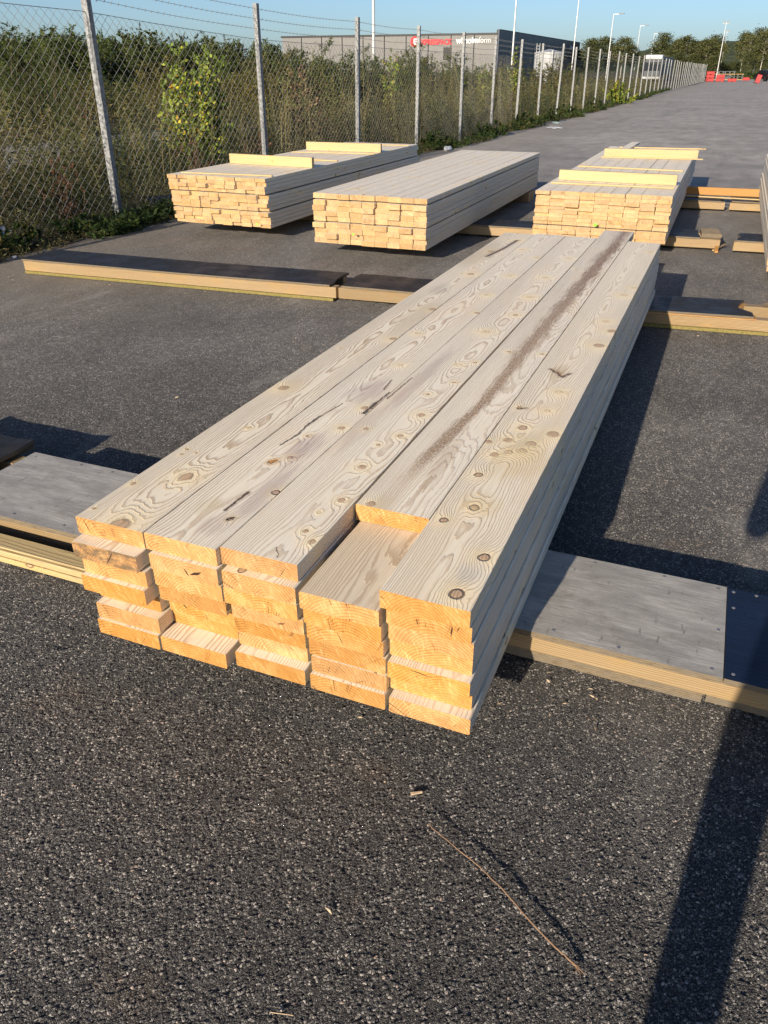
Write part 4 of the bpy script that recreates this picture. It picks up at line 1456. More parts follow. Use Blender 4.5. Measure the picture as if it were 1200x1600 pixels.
# ================================================================== BEARERS
def ply_mat(name, c1, c2, rough=.5, spec=.4, stain=(.10, .085, .06), amt=.5):
    m, t, b = new_mat(name, rough, spec)
    P = t.coord('Object')
    x, y, z = t.sep(P)
    f, fc = t.noise(t.comb(t.mul(x, 3.0), t.mul(y, 9.0), 0.0), 1.6, 6, .7)
    g_, gc = t.noise(t.comb(t.mul(x, 5), t.mul(y, 130), 0.0), 1.0, 3, .6)
    k_, kc = t.noise(P, 7, 5, .7)
    col = t.mix(t.rng(f, .32, .68), c1, c2)
    col = t.mix(t.rng(g_, .42, .70, 0, .6), col, tuple(a * .6 for a in c1))
    col = t.mix(t.rng(k_, .54, .72, 0, amt), col, stain)
    v_, vc = t.noise(t.comb(t.mul(x, 14), t.mul(y, 420), 0.0), 1.0, 4, .7)
    col = t.mix(t.rng(v_, .40, .66, .45, 0), col, tuple(a * .42 for a in c1))
    col = t.mix(t.rng(v_, .58, .75, 0, .4), col, tuple(min(1, a * 1.35) for a in c1))
    d_, dc = t.noise(t.comb(t.mul(x, 46), t.mul(y, 13), 4.0), 1.0, 2, .6)
    col = t.mix(t.rng(d_, .64, .74, 0, .75), col, tuple(a * .3 for a in c1))
    # laminated edge
    lay = t.m('FRACT', t.mul(z, 1 / .0062))
    edge = t.mix(t.rng(lay, .3, .7), (.19, .15, .098), (.125, .097, .062))
    el_, _ = t.noise(t.comb(t.mul(x, 30), 0.0, t.mul(z, 160)), 1.0, 4, .7)
    edge = t.mix(t.rng(el_, .42, .7, 0, .6), edge, (.05, .038, .025))
    ek, _ = t.noise(t.comb(t.mul(x, 9), 0.0, t.mul(z, 50)), 1.0, 4, .7)
    edge = t.mix(t.rng(ek, .42, .66, 0, .8), edge, (.12, .105, .085))
    N = t.coord('Normal')
    isedge = t.m('LESS_THAN', t.m('ABSOLUTE', t.sep(N)[2]), .5)
    t.put(b.inputs['Base Color'], t.mix(isedge, col, edge))
    t.put(b.inputs['Roughness'], t.rng(k_, .3, .7, rough - .12, rough + .12))
    bump(t, b, t.add(t.add(t.mul(g_, .4), k_), t.mul(v_, .5)), .0014)
    return m


M_ply = ply_mat('grey_plywood', (.46, .44, .41), (.24, .23, .215), .7, .2, (.16, .14, .115), .55)
M_film = ply_mat('dark_film_plywood', (.022, .0215, .023), (.034, .032, .032), .52, .15, (.050, .044, .036), .35)
M_navyfilm = ply_mat('navy_film_plywood', (.006, .013, .036), (.008, .017, .045), .42, .25, (.02, .026, .04), .3)
M_plyraw = ply_mat('raw_plywood', (.40, .31, .19), (.30, .22, .13), .7, .2)
M_moss = simple_mat('mossy_wood', (.13, .12, .035), .9, .1, .3, 60, col2=(.22, .17, .07))
M_screw = simple_mat('screw_steel', (.35, .34, .33), .4, .5, metal=.6)
SEED = [1.0]


def seed():
    SEED[0] = (SEED[0] * 1.37 + 2.713) % 53
    return SEED[0]


ZB = .110      # top of the bearers


def beam(parent, x0, x1, y0, y1, z0, z1, mat=M_beam, name='beam'):
    """timber lying along X: board mesh turned by -90 degrees"""
    me_ = board_mesh(name, y1 - y0, z1 - z0, x1 - x0, .003)
    return link(name, me_, mat, parent, (x0, (y0 + y1) / 2, z0), (0, 0, R(-90)), seed=seed())


def sheet(parent, x0, x1, y0, y1, z0, z1, mat, name='plywood_sheet', rot=0, wav=0.0, rag=None):
    """plywood sheet with slightly uneven ends, subdivided so it can cup"""
    nx_, ny2 = max(2, int((x1 - x0) / .12)), 4
    rr = random.Random(int((x0 + 9) * 1000 + y0 * 77))
    V, F_ = [], []
    for lvl, zz in ((0, z1), (1, z0)):
        for j in range(ny2 + 1):
            for i in range(nx_ + 1):
                fx, fy = i / nx_, j / ny2
                xx = x0 + (x1 - x0) * fx
                yy_ = y0 + (y1 - y0) * fy
                if rag and i == nx_ and rag[1]: xx -= rr.random() * rag[1]
                if rag and i == 0 and rag[0]: xx += rr.random() * rag[0]
                if lvl == 1 and rag:
                    s_ = V[j * (nx_ + 1) + i]
                    xx = s_[0]
                bz = wav * (math.sin(fx * 9 + x0) * .4 + (2 * fx - 1) ** 2) if wav else 0
                V.append((xx, yy_, zz + bz))
    n1 = (nx_ + 1) * (ny2 + 1)
    for j in range(ny2):
        for i in range(nx_):
            a = j * (nx_ + 1) + i
            F_.append((a, a + 1, a + nx_ + 2, a + nx_ + 1))
            F_.append((n1 + a, n1 + a + nx_ + 1, n1 + a + nx_ + 2, n1 + a + 1))
    for i in range(nx_):
        a = i
        F_.append((a, n1 + a, n1 + a + 1, a + 1))
        a = ny2 * (nx_ + 1) + i
        F_.append((a, a + 1, n1 + a + 1, n1 + a))
    for j in range(ny2):
        a = j * (nx_ + 1)
        F_.append((a, a + nx_ + 1, n1 + a + nx_ + 1, n1 + a))
        a = j * (nx_ + 1) + nx_
        F_.append((a, n1 + a, n1 + a + nx_ + 1, a + nx_ + 1))
    return link(name, mesh(name, V, F_), mat, parent, (0, 0, 0), (0, 0, rot))


screw_me = ring_solid('screw', [(.0048, 0), (.0048, .0012), (.003, .0016)], 10)

# --- nearest bearer, right of the stack
b1 = thing('timber_bearer', 'nearest timber bearer on the right, topped with grey and navy plywood', 'bearer', (0, 0, 0))
sheet(b1, -.95, .222, 1.635, 2.05, ZB - .018, ZB, M_ply)
sheet(b1, .2245, 1.9, 1.637, 2.048, ZB - .018, ZB - .001, M_navyfilm)
beam(b1, -.95, 1.9, 1.648, 1.742, .034, ZB - .019)
beam(b1, -.95, 1.9, 1.955, 2.045, .034, ZB - .019, M_beam_old)
sheet(b1, -.95, .19, 1.655, 2.04, .001, .032, M_plyraw, 'base_sheet')
sheet(b1, .2, 1.9, 1.665, 2.03, .001, .026, M_plyraw, 'base_sheet')
for sx, sy in [(-.20, 1.662), (-.03, 1.655), (.195, 1.66), (.198, 2.03), (.05, 2.035), (.245, 1.66), (.24, 2.03), (.3, 2.035), (-.15, 2.03), (.205, 1.83), (.241, 1.95)]:
    link('screw', screw_me, M_screw, b1, (sx, sy, ZB))
# --- nearest bearer, left of the stack
b2 = thing('timber_bearer', 'nearest timber bearer on the left, topped with a grey plywood sheet', 'bearer', (0, 0, 0))
sheet(b2, -2.29, -1.02, 1.56, 1.985, ZB - .017, ZB, M_ply, wav=.002)
beam(b2, -2.6, -1.02, 1.585, 1.655, .047, ZB - .018, M_beam_old)
beam(b2, -2.6, -1.02, 1.90, 1.97, .030, ZB - .018, M_beam_old)
sheet(b2, -2.6, -1.02, 1.60, 1.96, .001, .028, M_plyraw, 'base_sheet')
sheet(b2, -2.95, -2.31, 1.58, 2.05, ZB - .012, ZB + .006, M_film, wav=.010, rag=(0, .05))
sheet(b2, -2.90, -2.325, 1.60, 2.04, ZB - .030, ZB - .015, M_film, wav=.01, rag=(0, .06))
for sx, sy in [(-2.26, 1.955), (-2.05, 1.965), (-1.9, 1.96), (-2.0, 1.585), (-1.79, 1.59)]:
    link('screw', screw_me, M_screw, b2, (sx, sy, ZB + .001))
# --- fresh laths lying in front of it
tl = thing('lath_pile', 'small pile of pale yellow laths in front of the nearest left bearer', 'laths', (0, 0, 0))
for (y0, y1, z0, z1) in [(1.462, 1.500, .002, .022), (1.466, 1.506, .0235, .046), (1.508, 1.545, .002, .023), (1.509, 1.546, .0245, .048), (1.472, 1.540, .0495, .056)]:
    beam(tl, -2.75, -1.28, y0, y1, z0, z1, M_fresh, 'lath')

# --- second bearer row
yaw2 = R(4.6)
b3 = thing('timber_bearer', 'long black topped bearer lying left of the stack in the middle distance', 'bearer', (-5.02, 4.68, 0), (0, 0, R(3.5)))
sheet(b3, 0, 2.62, -.005, .385, ZB - .013, ZB, M_film, wav=.003, rag=(0, .03))
beam(b3, 0.0, 2.66, .006, .085, .022, ZB - .014)
beam(b3, .02, 2.6, .30, .37, .022, ZB - .014, M_beam_old)
sheet(b3, 0, 2.64, .0, .38, .001, .021, M_moss, 'base_sheet')
b4 = thing('timber_bearer', 'black topped bearer between the gap and the left side of the stack', 'bearer', (-2.345, 4.845, 0), (0, 0, R(4.4)))
sheet(b4, .015, 1.32, -.005, .385, ZB - .013, ZB, M_film, wav=.004, rag=(.03, 0))
beam(b4, 0.0, 1.32, .006, .085, .022, ZB - .014, M_beam_old)
beam(b4, .02, 1.3, .30, .37, .022, ZB - .014, M_beam_old)
sheet(b4, .6, 1.32, .0, .38, .001, .021, M_plyraw, 'base_sheet')
b5 = thing('timber_bearer', 'black topped bearer with a chipped end right of the stack', 'bearer', (-1.02, 4.965, 0), (0, 0, R(6.2)))
sheet(b5, 0, 1.34, -.005, .385, ZB - .013, ZB, M_film, wav=.002, rag=(0, .10))
beam(b5, 0, 2.4, .006, .085, .022, ZB - .020)
beam(b5, 0, 2.4, .30, .37, .022, ZB - .014, M_beam_old)
sheet(b5, 0, 2.3, .0, .38, .001, .021, M_moss, 'base_sheet')
sheet(b5, .0, 1.36, -.008, .375, ZB - .0185, ZB - .0135, M_orange, 'under_sheet', rag=(0, .09))
sheet(b5, 1.42, 1.9, .02, .375, ZB - .013, ZB - .002, M_plyraw, rag=(.08, 0))

# --- third bearer row, broken in places
b6 = thing('timber_bearer', 'bearer between the middle bundle and the right bundle', 'bearer', (-2.9, 7.50, 0), (0, 0, R(3.2)))
sheet(b6, 0, 1.72, 0, .38, ZB - .013, ZB, M_film)
beam(b6, 0, 1.75, .006, .085, .02, ZB - .014)
beam(b6, 0, 1.75, .30, .37, .02, ZB - .014, M_beam_old)
b7 = thing('timber_bearer', 'bearer with a torn top sheet just right of the right bundle', 'bearer', (-1.1, 7.60, 0), (0, 0, R(5)))
sheet(b7, 0, .98, -.005, .39, ZB - .013, ZB, M_film, rag=(0, .02))
beam(b7, 0, 1.15, .006, .085, .02, ZB - .014)
beam(b7, 0, 1.15, .30, .37, .02, ZB - .014, M_beam_old)
sheet(b7, .99, 1.17, .09, .385, ZB - .014, ZB + .02, M_plyraw, 'block', rag=(0, .03))
b8 = thing('timber_bearer', 'short broken bearer beside the bundle at the right edge', 'bearer', (.16, 7.66, 0), (0, 0, R(4)))
sheet(b8, .01, 1.2, 0, .39, ZB - .013, ZB, M_film, rag=(.07, 0))
beam(b8, 0, 1.2, .006, .085, .02, ZB - .014)
beam(b8, .06, 1.2, .30, .37, .02, ZB - .014, M_beam_old)
o = thing('wood_splinter', 'brown splintered lath across the gap between two broken bearers', 'splinter', (.03, 7.60, .004), (0, 0, R(34)))
link('shard', board_mesh('shard', .03, .018, .30, .004), M_orange, o, (0, 0, 0), (R(14), 0, R(-30)), seed=4.2)
link('shard', board_mesh('shard', .02, .012, .2, .004), M_beam_old, o, (.02, .08, .0), (R(8), 0, R(-60)), seed=9.2)

# --- fourth bearer row
b9 = thing('timber_bearer', 'farthest bearer, short piece beside the right bundle', 'bearer', (-1.0, 10.02, 0), (0, 0, R(4)))
sheet(b9, 0, 1.0, 0, .42, ZB - .013, ZB, M_film, rag=(0, .03))
beam(b9, 0, 1.03, .006, .09, .02, ZB - .014)
beam(b9, 0, 1.03, .33, .41, .02, ZB - .014, M_beam_old)
b10 = thing('timber_bearer', 'farthest bearer, piece with a curled black sheet left of the edge bundle', 'bearer', (.08, 10.10, 0), (0, 0, R(3)))
sheet(b10, 0, 1.4, 0, .42, ZB - .013, ZB + .002, M_film, wav=.006, rag=(.05, 0))
beam(b10, 0, 1.4, .006, .09, .02, ZB - .014)
beam(b10, .05, 1.4, .33, .41, .02, ZB - .014, M_beam_old)
o = thing('orange_plank', 'orange brown plank on edge across the farthest bearers', 'plank', (-.9, 10.50, ZB + .003), (0, 0, R(-86)))
link('board', board_mesh('orange_board', .03, .085, 1.55, .004), M_orange, o, seed=3.3)
o = thing('pale_lath', 'thin pale lath lying in front of the orange plank', 'lath', (-.7, 10.33, ZB + .004), (0, 0, R(-92)))
link('board', board_mesh('pale_lath_board', .04, .014, 1.35, .003), M_fresh, o, seed=6.1)

# ================================================================== MAIN STACK
BW, BT, BL, PIT = .1935, .0464, 4.16, .2025
colx = [-1.2295, -1.026, -.822, -.6175, -.4155]
# measured front end of every board (rows from the top) and sideways drift
front = [[1.224, 1.203, 1.212, 1.203, 1.228, 1.214, 1.207],
         [1.226, 1.217, 1.221, 1.228, 1.238, 1.250, 1.206],
         [1.241, 1.218, 1.222, 1.236, 1.238, 1.242, 1.226],
         [1.545, 1.222, 1.226, 1.228, 1.234, 1.232, 1.222],
         [1.225, 1.234, 1.236, 1.238, 1.229, 1.240, 1.224]]
shiftx = [0, .006, .009, .012, .014, .016, .018]

kD, kM, kP = 'dark', 'mid', 'pale'
K1 = [(-.056, .977, .017, kM), (.028, .284, .0175, kM), (-.081, .197, .007, kM), (.027, .010, .024, kM), (-.072, .430, .0045, kD), (-.068, .397, .004, kD), (-.034, .420, .0035, kD),
      (.014, .633, .006, kP), (.088, 2.13, .017, kM), (.085, 1.644, .014, kM), (.044, 2.877, .018, kM), (-.02, 3.5, .02, kM), (-.06, 1.45, .005, kM), (-.085, .05, .004, kD), (.05, 3.9, .02, kP)]
K2 = [(.074, .916, .011, kM), (.073, .739, .010, kM), (.003, .646, .006, kM), (.027, .495, .0085, kM), (-.007, .452, .007, kM), (.093, .297, .010, kD), (.056, .134, .007, kD),
      (.045, 2.913, .015, kP), (.043, 2.474, .014, kP), (.081, 3.42, .015, kP), (.091, 2.146, .012, kM), (-.062, 3.625, .016, kP), (-.05, 1.75, .012, kP), (.03, 1.35, .01, kP)]
K3 = [(.058, .739, .009, kM), (.022, .653, .0055, kM), (-.059, .748, .008, kM), (.036, .503, .011, kM), (.064, .310, .009, kM), (.049, .138, .007, kM), (.086, .102, .009, kM), (.039, .231, .005, kP),
      (.060, .914, .012, kM), (.020, 1.092, .007, kM), (.066, 1.235, .006, kM), (.043, 2.498, .016, kP), (.026, 2.93, .016, kP), (.056, 2.164, .012, kM), (.002, 1.867, .018, kP), (.053, 3.457, .016, kP), (.032, 1.423, .009, kP), (.074, 1.47, .008, kM)]
K4 = [(-.062, .016, .011, kM), (-.045, 1.34, .008, kM), (.083, 1.36, .008, kM), (.05, 2.2, .006, kP), (-.07, 2.9, .007, kP)]
K5 = [(-.022, .956, .014, kM), (.028, .850, .015, kM), (-.042, .849, .013, kM), (-.018, .770, .012, kM), (-.052, .737, .012, kM), (.017, .793, .014, kM), (-.092, .816, .010, kM), (-.058, .596, .010, kD),
      (-.017, .419, .012, kD), (-.068, .330, .010, kD), (.070, .207, .013, kD), (.055, .050, .015, kD), (.074, .943, .018, kM), (-.071, 1.115, .008, kM), (.020, 1.12, .010, kP),
      (.066, 1.875, .020, kM), (.087, 2.095, .018, kM), (.042, 2.231, .015, kP), (.086, 2.898, .016, kP), (.070, 3.85, .016, kP), (.055, 2.73, .018, kP), (.02, 1.30, .013, kP)]
purple = (.27, .17, .185)
hero = [
    wood('hero_wood_one', knots=K1, early=(.81, .72, .56), late=(.42, .28, .155), seedshift=1.0, pith=(.015, .045), ring=.0040, contrast=.95, grey=.35,
         segs=[([(.0, 3.35), (.03, 3.6), (.045, 3.9)], .010, (.10, .05, .025))],
         blobs=[(.06, 2.0, .08, .3, (.44, .33, .18), .45), (-.05, 3.4, .08, .4, (.42, .30, .15), .5), (.0, 2.5, .05, .14, (.24, .21, .16), .4)]),
    wood('hero_wood_two', knots=K2, seedshift=4.0, pith=(-.02, .05), ring=.0042, contrast=.85, grey=.75,
         segs=[([(.021, .167), (.023, .222), (.026, .271)], .0036, (.075, .028, .012)), ([(-.040, .560), (-.028, .648), (-.034, .713)], .0024, (.07, .055, .045)), ([(-.034, .713), (-.028, .799)], .0036, (.05, .042, .035)), ([(-.028, .799), (-.008, .921)], .0016, (.16, .11, .085)),
               ([(.090, .872), (.092, .965)], .0062, (.05, .030, .02)), ([(.092, .965), (.096, 1.075)], .003, (.10, .05, .03)), ([(.068, 1.09), (.058, 1.19)], .0025, (.20, .12, .07)), ([(-.012, .445), (-.003, .462)], .008, (.48, .21, .035)),
               ([(.052, .128), (.06, .14)], .004, (.015, .01, .008))],
         blobs=[(.036, .56, .042, .13, purple, .62), (.066, .28, .030, .20, purple, .5), (.04, .10, .05, .06, purple, .35), (.02, 1.06, .06, .14, purple, .45), (-.03, .17, .035, .05, (.50, .38, .20), .45)]),
    wood('hero_wood_three', knots=K3, seedshift=7.0, pith=(.03, .06), ring=.0043, contrast=.85, grey=.8,
         segs=[([(-.093, 1.0), (-.088, 1.22)], .0022, (.19, .12, .08)), ([(.02, .05), (.045, .014)], .0010, (.08, .05, .035))],
         blobs=[(-.055, 1.25, .03, .35, (.34, .22, .19), .5), (-.07, .75, .03, .2, (.36, .27, .23), .4)]),
    wood('hero_wood_four', knots=K4, seedshift=11.0, pith=(.05, .085), ring=.0028, contrast=.85, grey=.7,
         streak=[(.1, -.030), (.34, -.022), (.80, .012), (1.25, .010), (1.62, .012), (2.0, .018), (2.7, .026), (3.6, .042)],
         blobs=[(.03, .30, .022, .20, (.36, .24, .13), .55), (.047, 3.55, .035, .22, (.20, .125, .075), .8), (.03, 3.0, .03, .5, (.30, .20, .12), .6)]),
    wood('hero_wood_five', knots=K5, seedshift=15.0, pith=(-.01, .035), ring=.0040, contrast=.9, grey=.45, early=(.83, .735, .565), late=(.46, .32, .185),
         segs=[([(-.055, 1.52), (-.022, 1.49), (.0, 1.455), (.022, 1.50)], .006, (.14, .07, .03)), ([(-.072, 1.10), (-.05, 1.115)], .004, (.10, .05, .02))],
         blobs=[(.02, .72, .09, .13, (.60, .46, .23), .6), (-.01, .44, .06, .07, (.60, .45, .22), .5), (.01, .84, .08, .12, (.60, .48, .27), .45), (.06, .14, .03, .06, (.36, .36, .36), .5), (-.02, 1.50, .03, .12, (.42, .28, .12), .6)])]
M_split = simple_mat('dark_split', (.035, .02, .012), .9)
M_endknot = simple_mat('end_knot', (.16, .075, .035), .8, scale=300)
SPL = {(4, 1): [(.052, 0, .034, 88, .0042)], (1, 1): [(.034, -.004, .040, 24, .0085), (.008, -.006, .024, -58, .004)], (0, 0): [(-.070, .0, .034, -66, .0022)],
       (1, 4): [(-.052, .004, .030, -48, .0042)], (0, 1): [(.016, .0, .044, 58, .0026)], (3, 3): [(-.01, .0, .036, -64, .0016)], (2, 5): [(.05, .008, .02, -40, .0016)],
       (4, 4): [(-.02, .014, .06, -6, .0022)], (2, 3): [(.038, -.006, .022, 20, .007)]}


def sliver(L_, w_):
    V = [(-L_ / 2, 0, 0), (-L_ * .1, 0, w_ * .5), (L_ / 2, 0, w_ * .1), (L_ * .15, 0, -w_ * .5)]
    V += [(a_, .004, c2_) for a_, b_, c2_ in V]
    return mesh('split', V, [(3, 2, 1, 0), (4, 5, 6, 7)] + [(i, (i + 1) % 4, 4 + (i + 1) % 4, 4 + i) for i in range(4)])


M_dirty = wood('grey_weathered_end', end_dirty=.95)
M_second = wood('second_layer_wood', early=(.68, .58, .43), late=(.40, .28, .165), ring=.0036, pith=(.05, .09), seedshift=3.0, grey=.25, knot_amount=.1)

stack = thing('lumber_stack', 'large loose stack of wide planks in the foreground, five boards across', 'lumber stack', (0, 0, 0))
top_lab = ['weathered plank with large knots at the left edge of the stack top', 'plank with a purple stain and long dark splits', 'plank of the top layer with a faint reddish band, third from the left',
           'top plank set back from the end, with a rough brown streak along it', 'knotty plank with dark ringed knots at the right edge of the stack top']
rb2 = random.Random(21)
for c_ in range(5):
    for k in range(7):
        z0 = ZB + .001 + .048 * (6 - k)
        L = BL + rb2.uniform(-.02, .03)
        amp = rb2.uniform(-.004, .004)
        ph = rb2.uniform(0, 6)
        if k == 0:
            bow = (lambda A_, P_: (lambda y: (A_ * math.sin(y * 1.1 + P_), 0)))(amp * .6, ph)
        else:
            bow = (lambda A_, P_: (lambda y: (A_ * math.sin(y * .9 + P_), 0)))(amp, ph)
        wdt = BW + rb2.uniform(-.002, .002) 
        if k == 0: wdt = PIT - .0014
        if k == 0 and c_ == 3: wdt -= .004
        me_ = board_mesh('board', wdt, BT, L, .0042 if k else .0022, 14, bow, 3)
        mat = hero[c_] if k == 0 else (M_board if c_ < 4 else M_side)
        if c_ == 0 and k == 1: mat = M_dirty
        if c_ == 3 and k == 1: mat = M_second
        y0 = front[c_][k]
        if k > 0: y0 = 1.228 + (y0 - 1.228) * 1.5 + rb2.uniform(-.007, .007)
        x0 = colx[c_] + shiftx[k] + (rb2.uniform(-.003, .003) if k else 0)
        o = link('board', me_, mat, stack, (x0, y0, z0), (0, 0, R(rb2.uniform(-.04, .04)) if k else 0), seed=rb2.uniform(1, 50))
        if k == 0: o['label'] = top_lab[c_]
        for (sx_, sz_, L_, an_, w_) in SPL.get((c_, k), []):
            link('split', sliver(L_, w_), M_split if w_ < .0065 or c_ == 1 else M_endknot, o, (sx_, -.0006, BT / 2 + sz_), (0, R(-an_), 0))
        if c_ == 0 and k == 1: o['label'] = 'plank with a grey weathered end, second from the top at the left'

# ================================================================== BUNDLES
def bundle(label, x0, y0, ncol, nrow, pw_, pt, L, z0, gaps, yaw=0.0, jit=.012, drift=0.0, mat=M_bundle, slack=None):
    o = thing('lumber_bundle', label, 'lumber bundle', (x0, y0, z0), (0, 0, R(yaw)))
    rr = random.Random(int(abs(x0 * 100) + y0 * 10))
    mes = [board_mesh('board', pw_ - .0022, pt - .0012, L, .0025) for _ in range(1)]
    z = .001
    for r_ in range(nrow):
        if r_ in gaps:
            for yy_ in (.45, L * .5, L - .5):
                link('sticker', board_mesh('sticker', .035, .009, ncol * pw_ - .03), M_fresh, o, (.02, yy_, z), (0, 0, R(-90)), seed=rr.uniform(1, 40))
            z += .0105
        roff = rr.uniform(-.006, .006) + (slack[r_] if slack else 0)
        for c_ in range(ncol):
            dy = rr.gauss(0, jit) + drift * (nrow - r_)
            xx = (c_ + .5) * pw_ * (1 + rr.uniform(-.004, .004)) + roff * .8
            link('board', mes[0], mat, o, (xx, dy, z), (0, 0, R(rr.uniform(-.03, .03))), seed=rr.uniform(1, 50))
        z += pt
    return o, z


M_bundle_m = wood('planed_spruce_two', early=(.79, .71, .575), late=(.61, .50, .36), end_e=(.43, .29, .135), end_l=(.31, .19, .075), ring=.004, contrast=.5, grey=.4, knot_amount=.45)
lb, lz = bundle('lumber bundle next to the fence, with two short beams laid across its top', -4.97, 6.60, 10, 12, .1060, .0338, 4.1, .113, (4, 8), .3, .012, .0, slack=[.05, .042, .036, .028, .022, .016, .010, .006, .002, .0, -.002, .0])
mb, mz = bundle('lumber bundle in the middle with a bare top', -3.20, 6.17, 9, 9, .1130, .0418, 4.32, .113, (4, 8), .6, .012)
rbn, rz_ = bundle('lumber bundle directly behind the large stack, with two short beams laid across its top', -1.53, 7.20, 9, 12, .1270, .0308, 4.85, .113, (3,), .6, .012)
eb, ez = bundle('partly visible lumber bundle cut off by the right edge of the photo', .385, 6.46, 8, 10, .115, .042, 4.5, .113, (4,), .2, .016, 0, M_bundle, slack=[-.0, -.002, .003, -.004, .0, .004, -.004, .002, -.004, -.006])
lt, mt_, rt = lz + .113, mz + .113, rz_ + .113
# bottom boards knocked askew on the middle bundle, small lime paint spots on the ends
M_lime = simple_mat('lime_paint', (.22, .62, .05), .6)
for (x_, y_, z_, w_, par) in ((-3.98, 6.56, .155, .020, lb), (-2.80, 6.13, .215, .020, mb), (-.98, 7.17, .245, .028, rbn)):
    inv = Matrix.Translation(par.location) @ par.rotation_euler.to_matrix().to_4x4()
    q_ = inv.inverted() @ Vector((x_, y_ - .03, z_))
    link('paint_mark', bevel_box('paint_mark', -w_ / 2, w_ / 2, 0, .002, -w_ * .4, w_ * .4, .0005), M_lime, par, q_)

# loose pieces on top of the bundles
def cross_piece(name, label, cat, xa, ya, xb, yb, z, w, t, group=None, on_edge=False):
    L = math.hypot(xb - xa, yb - ya)
    ang = math.atan2(yb - ya, xb - xa) - math.pi / 2
    o = thing(name, label, cat, (xa, ya, z + .001), (0, 0, ang), group)
    link('timber', board_mesh('timber', w, t, L, .002), M_fresh, o, seed=seed())
    return o


cross_piece('short_beam', 'short pale beam on the front of the bundle next to the fence', 'beam', -4.93, 7.66, -3.92, 7.60, lt, .045, .095)
cross_piece('short_beam', 'short pale beam on the far part of the bundle next to the fence', 'beam', -4.90, 9.36, -3.92, 9.40, lt, .045, .095)
cross_piece('lath', 'thin lath along the front edge of the bundle next to the fence', 'lath', -4.88, 6.70, -3.93, 6.78, lt, .022, .012)
cross_piece('lath', 'thin lath just behind the front beam of the bundle next to the fence', 'lath', -4.50, 8.24, -3.96, 8.26, lt, .022, .012)
cross_piece('lath', 'thin lath in front of the far beam of the bundle next to the fence', 'lath', -4.92, 9.00, -3.90, 9.14, lt, .022, .012)
cross_piece('lath', 'thin lath at the far end of the bundle next to the fence', 'lath', -4.5, 10.3, -3.95, 10.42, lt, .022, .012)
cross_piece('short_beam', 'short pale beam on the front of the bundle behind the stack', 'beam', -1.49, 8.00, -.42, 7.96, rt, .045, .088)
cross_piece('short_beam', 'short pale beam on the far part of the bundle behind the stack', 'beam', -1.44, 10.46, -.38, 10.62, rt, .045, .090)
cross_piece('lath', 'thin lath at the front of the bundle behind the stack', 'lath', -1.50, 7.68, -.42, 7.70, rt, .024, .013)
cross_piece('lath', 'thin lath halfway along the bundle behind the stack', 'lath', -1.52, 9.20, -.44, 9.14, rt, .024, .013)
cross_piece('lath', 'thin lath touching the far beam of the bundle behind the stack', 'lath', -1.45, 10.32, -.31, 10.47, rt, .024, .013)
cross_piece('lath', 'thin lath across the far end of the bundle behind the stack', 'lath', -1.43, 11.80, -.34, 11.92, rt, .024, .013)
o = thing('loose_board', 'grey board jutting out from the far end of the bundle behind the stack', 'board', (-1.31, 11.0, rt + .002), (0, 0, R(-.5)))
link('timber', board_mesh('loose_board', .11, .028, 1.45, .002), M_bundle, o, seed=8.8)
o = thing('loose_lath', 'thin lath lying on top of the bundle at the right edge', 'lath', (.42, 8.1, ez + .113 + .001), (0, 0, R(-90)))
link('timber', board_mesh('edge_lath', .022, .012, .9, .002), M_fresh, o, seed=2.8)

# bearers hidden under the bundles carry them
for (nm, xa, xb, yy_) in (('bundle next to the fence, front end', -4.9, -3.95, 7.75), ('bundle next to the fence, far end', -4.9, -3.95, 10.0), ('middle bundle, far end', -3.2, -2.2, 9.95), ('right edge bundle, front end', .45, 1.3, 6.95)):
    o = thing('bearer_block', 'short timber block under the ' + nm, 'bearer', (0, 0, 0))
    beam(o, xa, xb, yy_, yy_ + .12, .002, .1115, M_beam_old)
    beam(o, xa, xb, yy_ + .14, yy_ + .26, .002, .1115, M_beam_old)

# ================================================================== SMALL THINGS ON THE GROUND
M_twig = simple_mat('twig_bark', (.24, .15, .09), .7, scale=60)
tw = [(668, 1288, .014), (690, 1306, .014), (720, 1330, .014), (760, 1364, .0145), (795, 1400, .0145), (830, 1442, .0135), (870, 1482, .012), (890, 1500, .007), (906, 1514, .003)]
pts = []
for (u, v, z_) in tw:
    d = from_px(u, v, 1.0) - np.array([0, 0, CAM_H])
    pts.append(np.array([0, 0, CAM_H]) + d * (z_ - CAM_H) / d[2])
pts = np.array(pts)
tfine = np.linspace(0, len(pts) - 1, 40)
pf = np.stack([np.interp(tfine, np.arange(len(pts)), pts[:, k]) for k in range(3)], 1)
pf[1:-1] += RNG.normal(0, .0007, (38, 3))
V, F_ = tube_arrays(pf, np.linspace(.0010, .0021, 40), 7)
A = Acc()
A.add(V, F_)
e0 = pf[-1]
for dx, dy in ((.012, -.008), (-.010, -.012), (.004, -.016), (-.018, .004)):
    V, F_ = tube_arrays(np.array([pf[-3], e0 + np.array([dx * .5, dy * .5, .0]), e0 + np.array([dx, dy, -.001])]), [.0012, .0008, .0004], 4)
    A.add(V, F_)
o = link('twig', A.build('twig'), M_twig)
tag(o, 'thin curved brown twig lying on the asphalt in the foreground', 'twig')
M_chip = simple_mat('wood_chip', (.50, .38, .25), .7, scale=90)


def chip(x_, y_, w_, l_, label, rot, t_=.004):
    me_ = board_mesh('wood_chip', w_, t_, l_, .0012)
    for v in me_.vertices:
        v.co.x *= 1 - .45 * (v.co.y / l_)
        v.co.z += .002 * math.sin(v.co.y / l_ * 3)
    o_ = link('wood_chip', me_, M_chip, None, (x_, y_, .0005), (0, R(7), rot))
    tag(o_, label, 'wood chip')


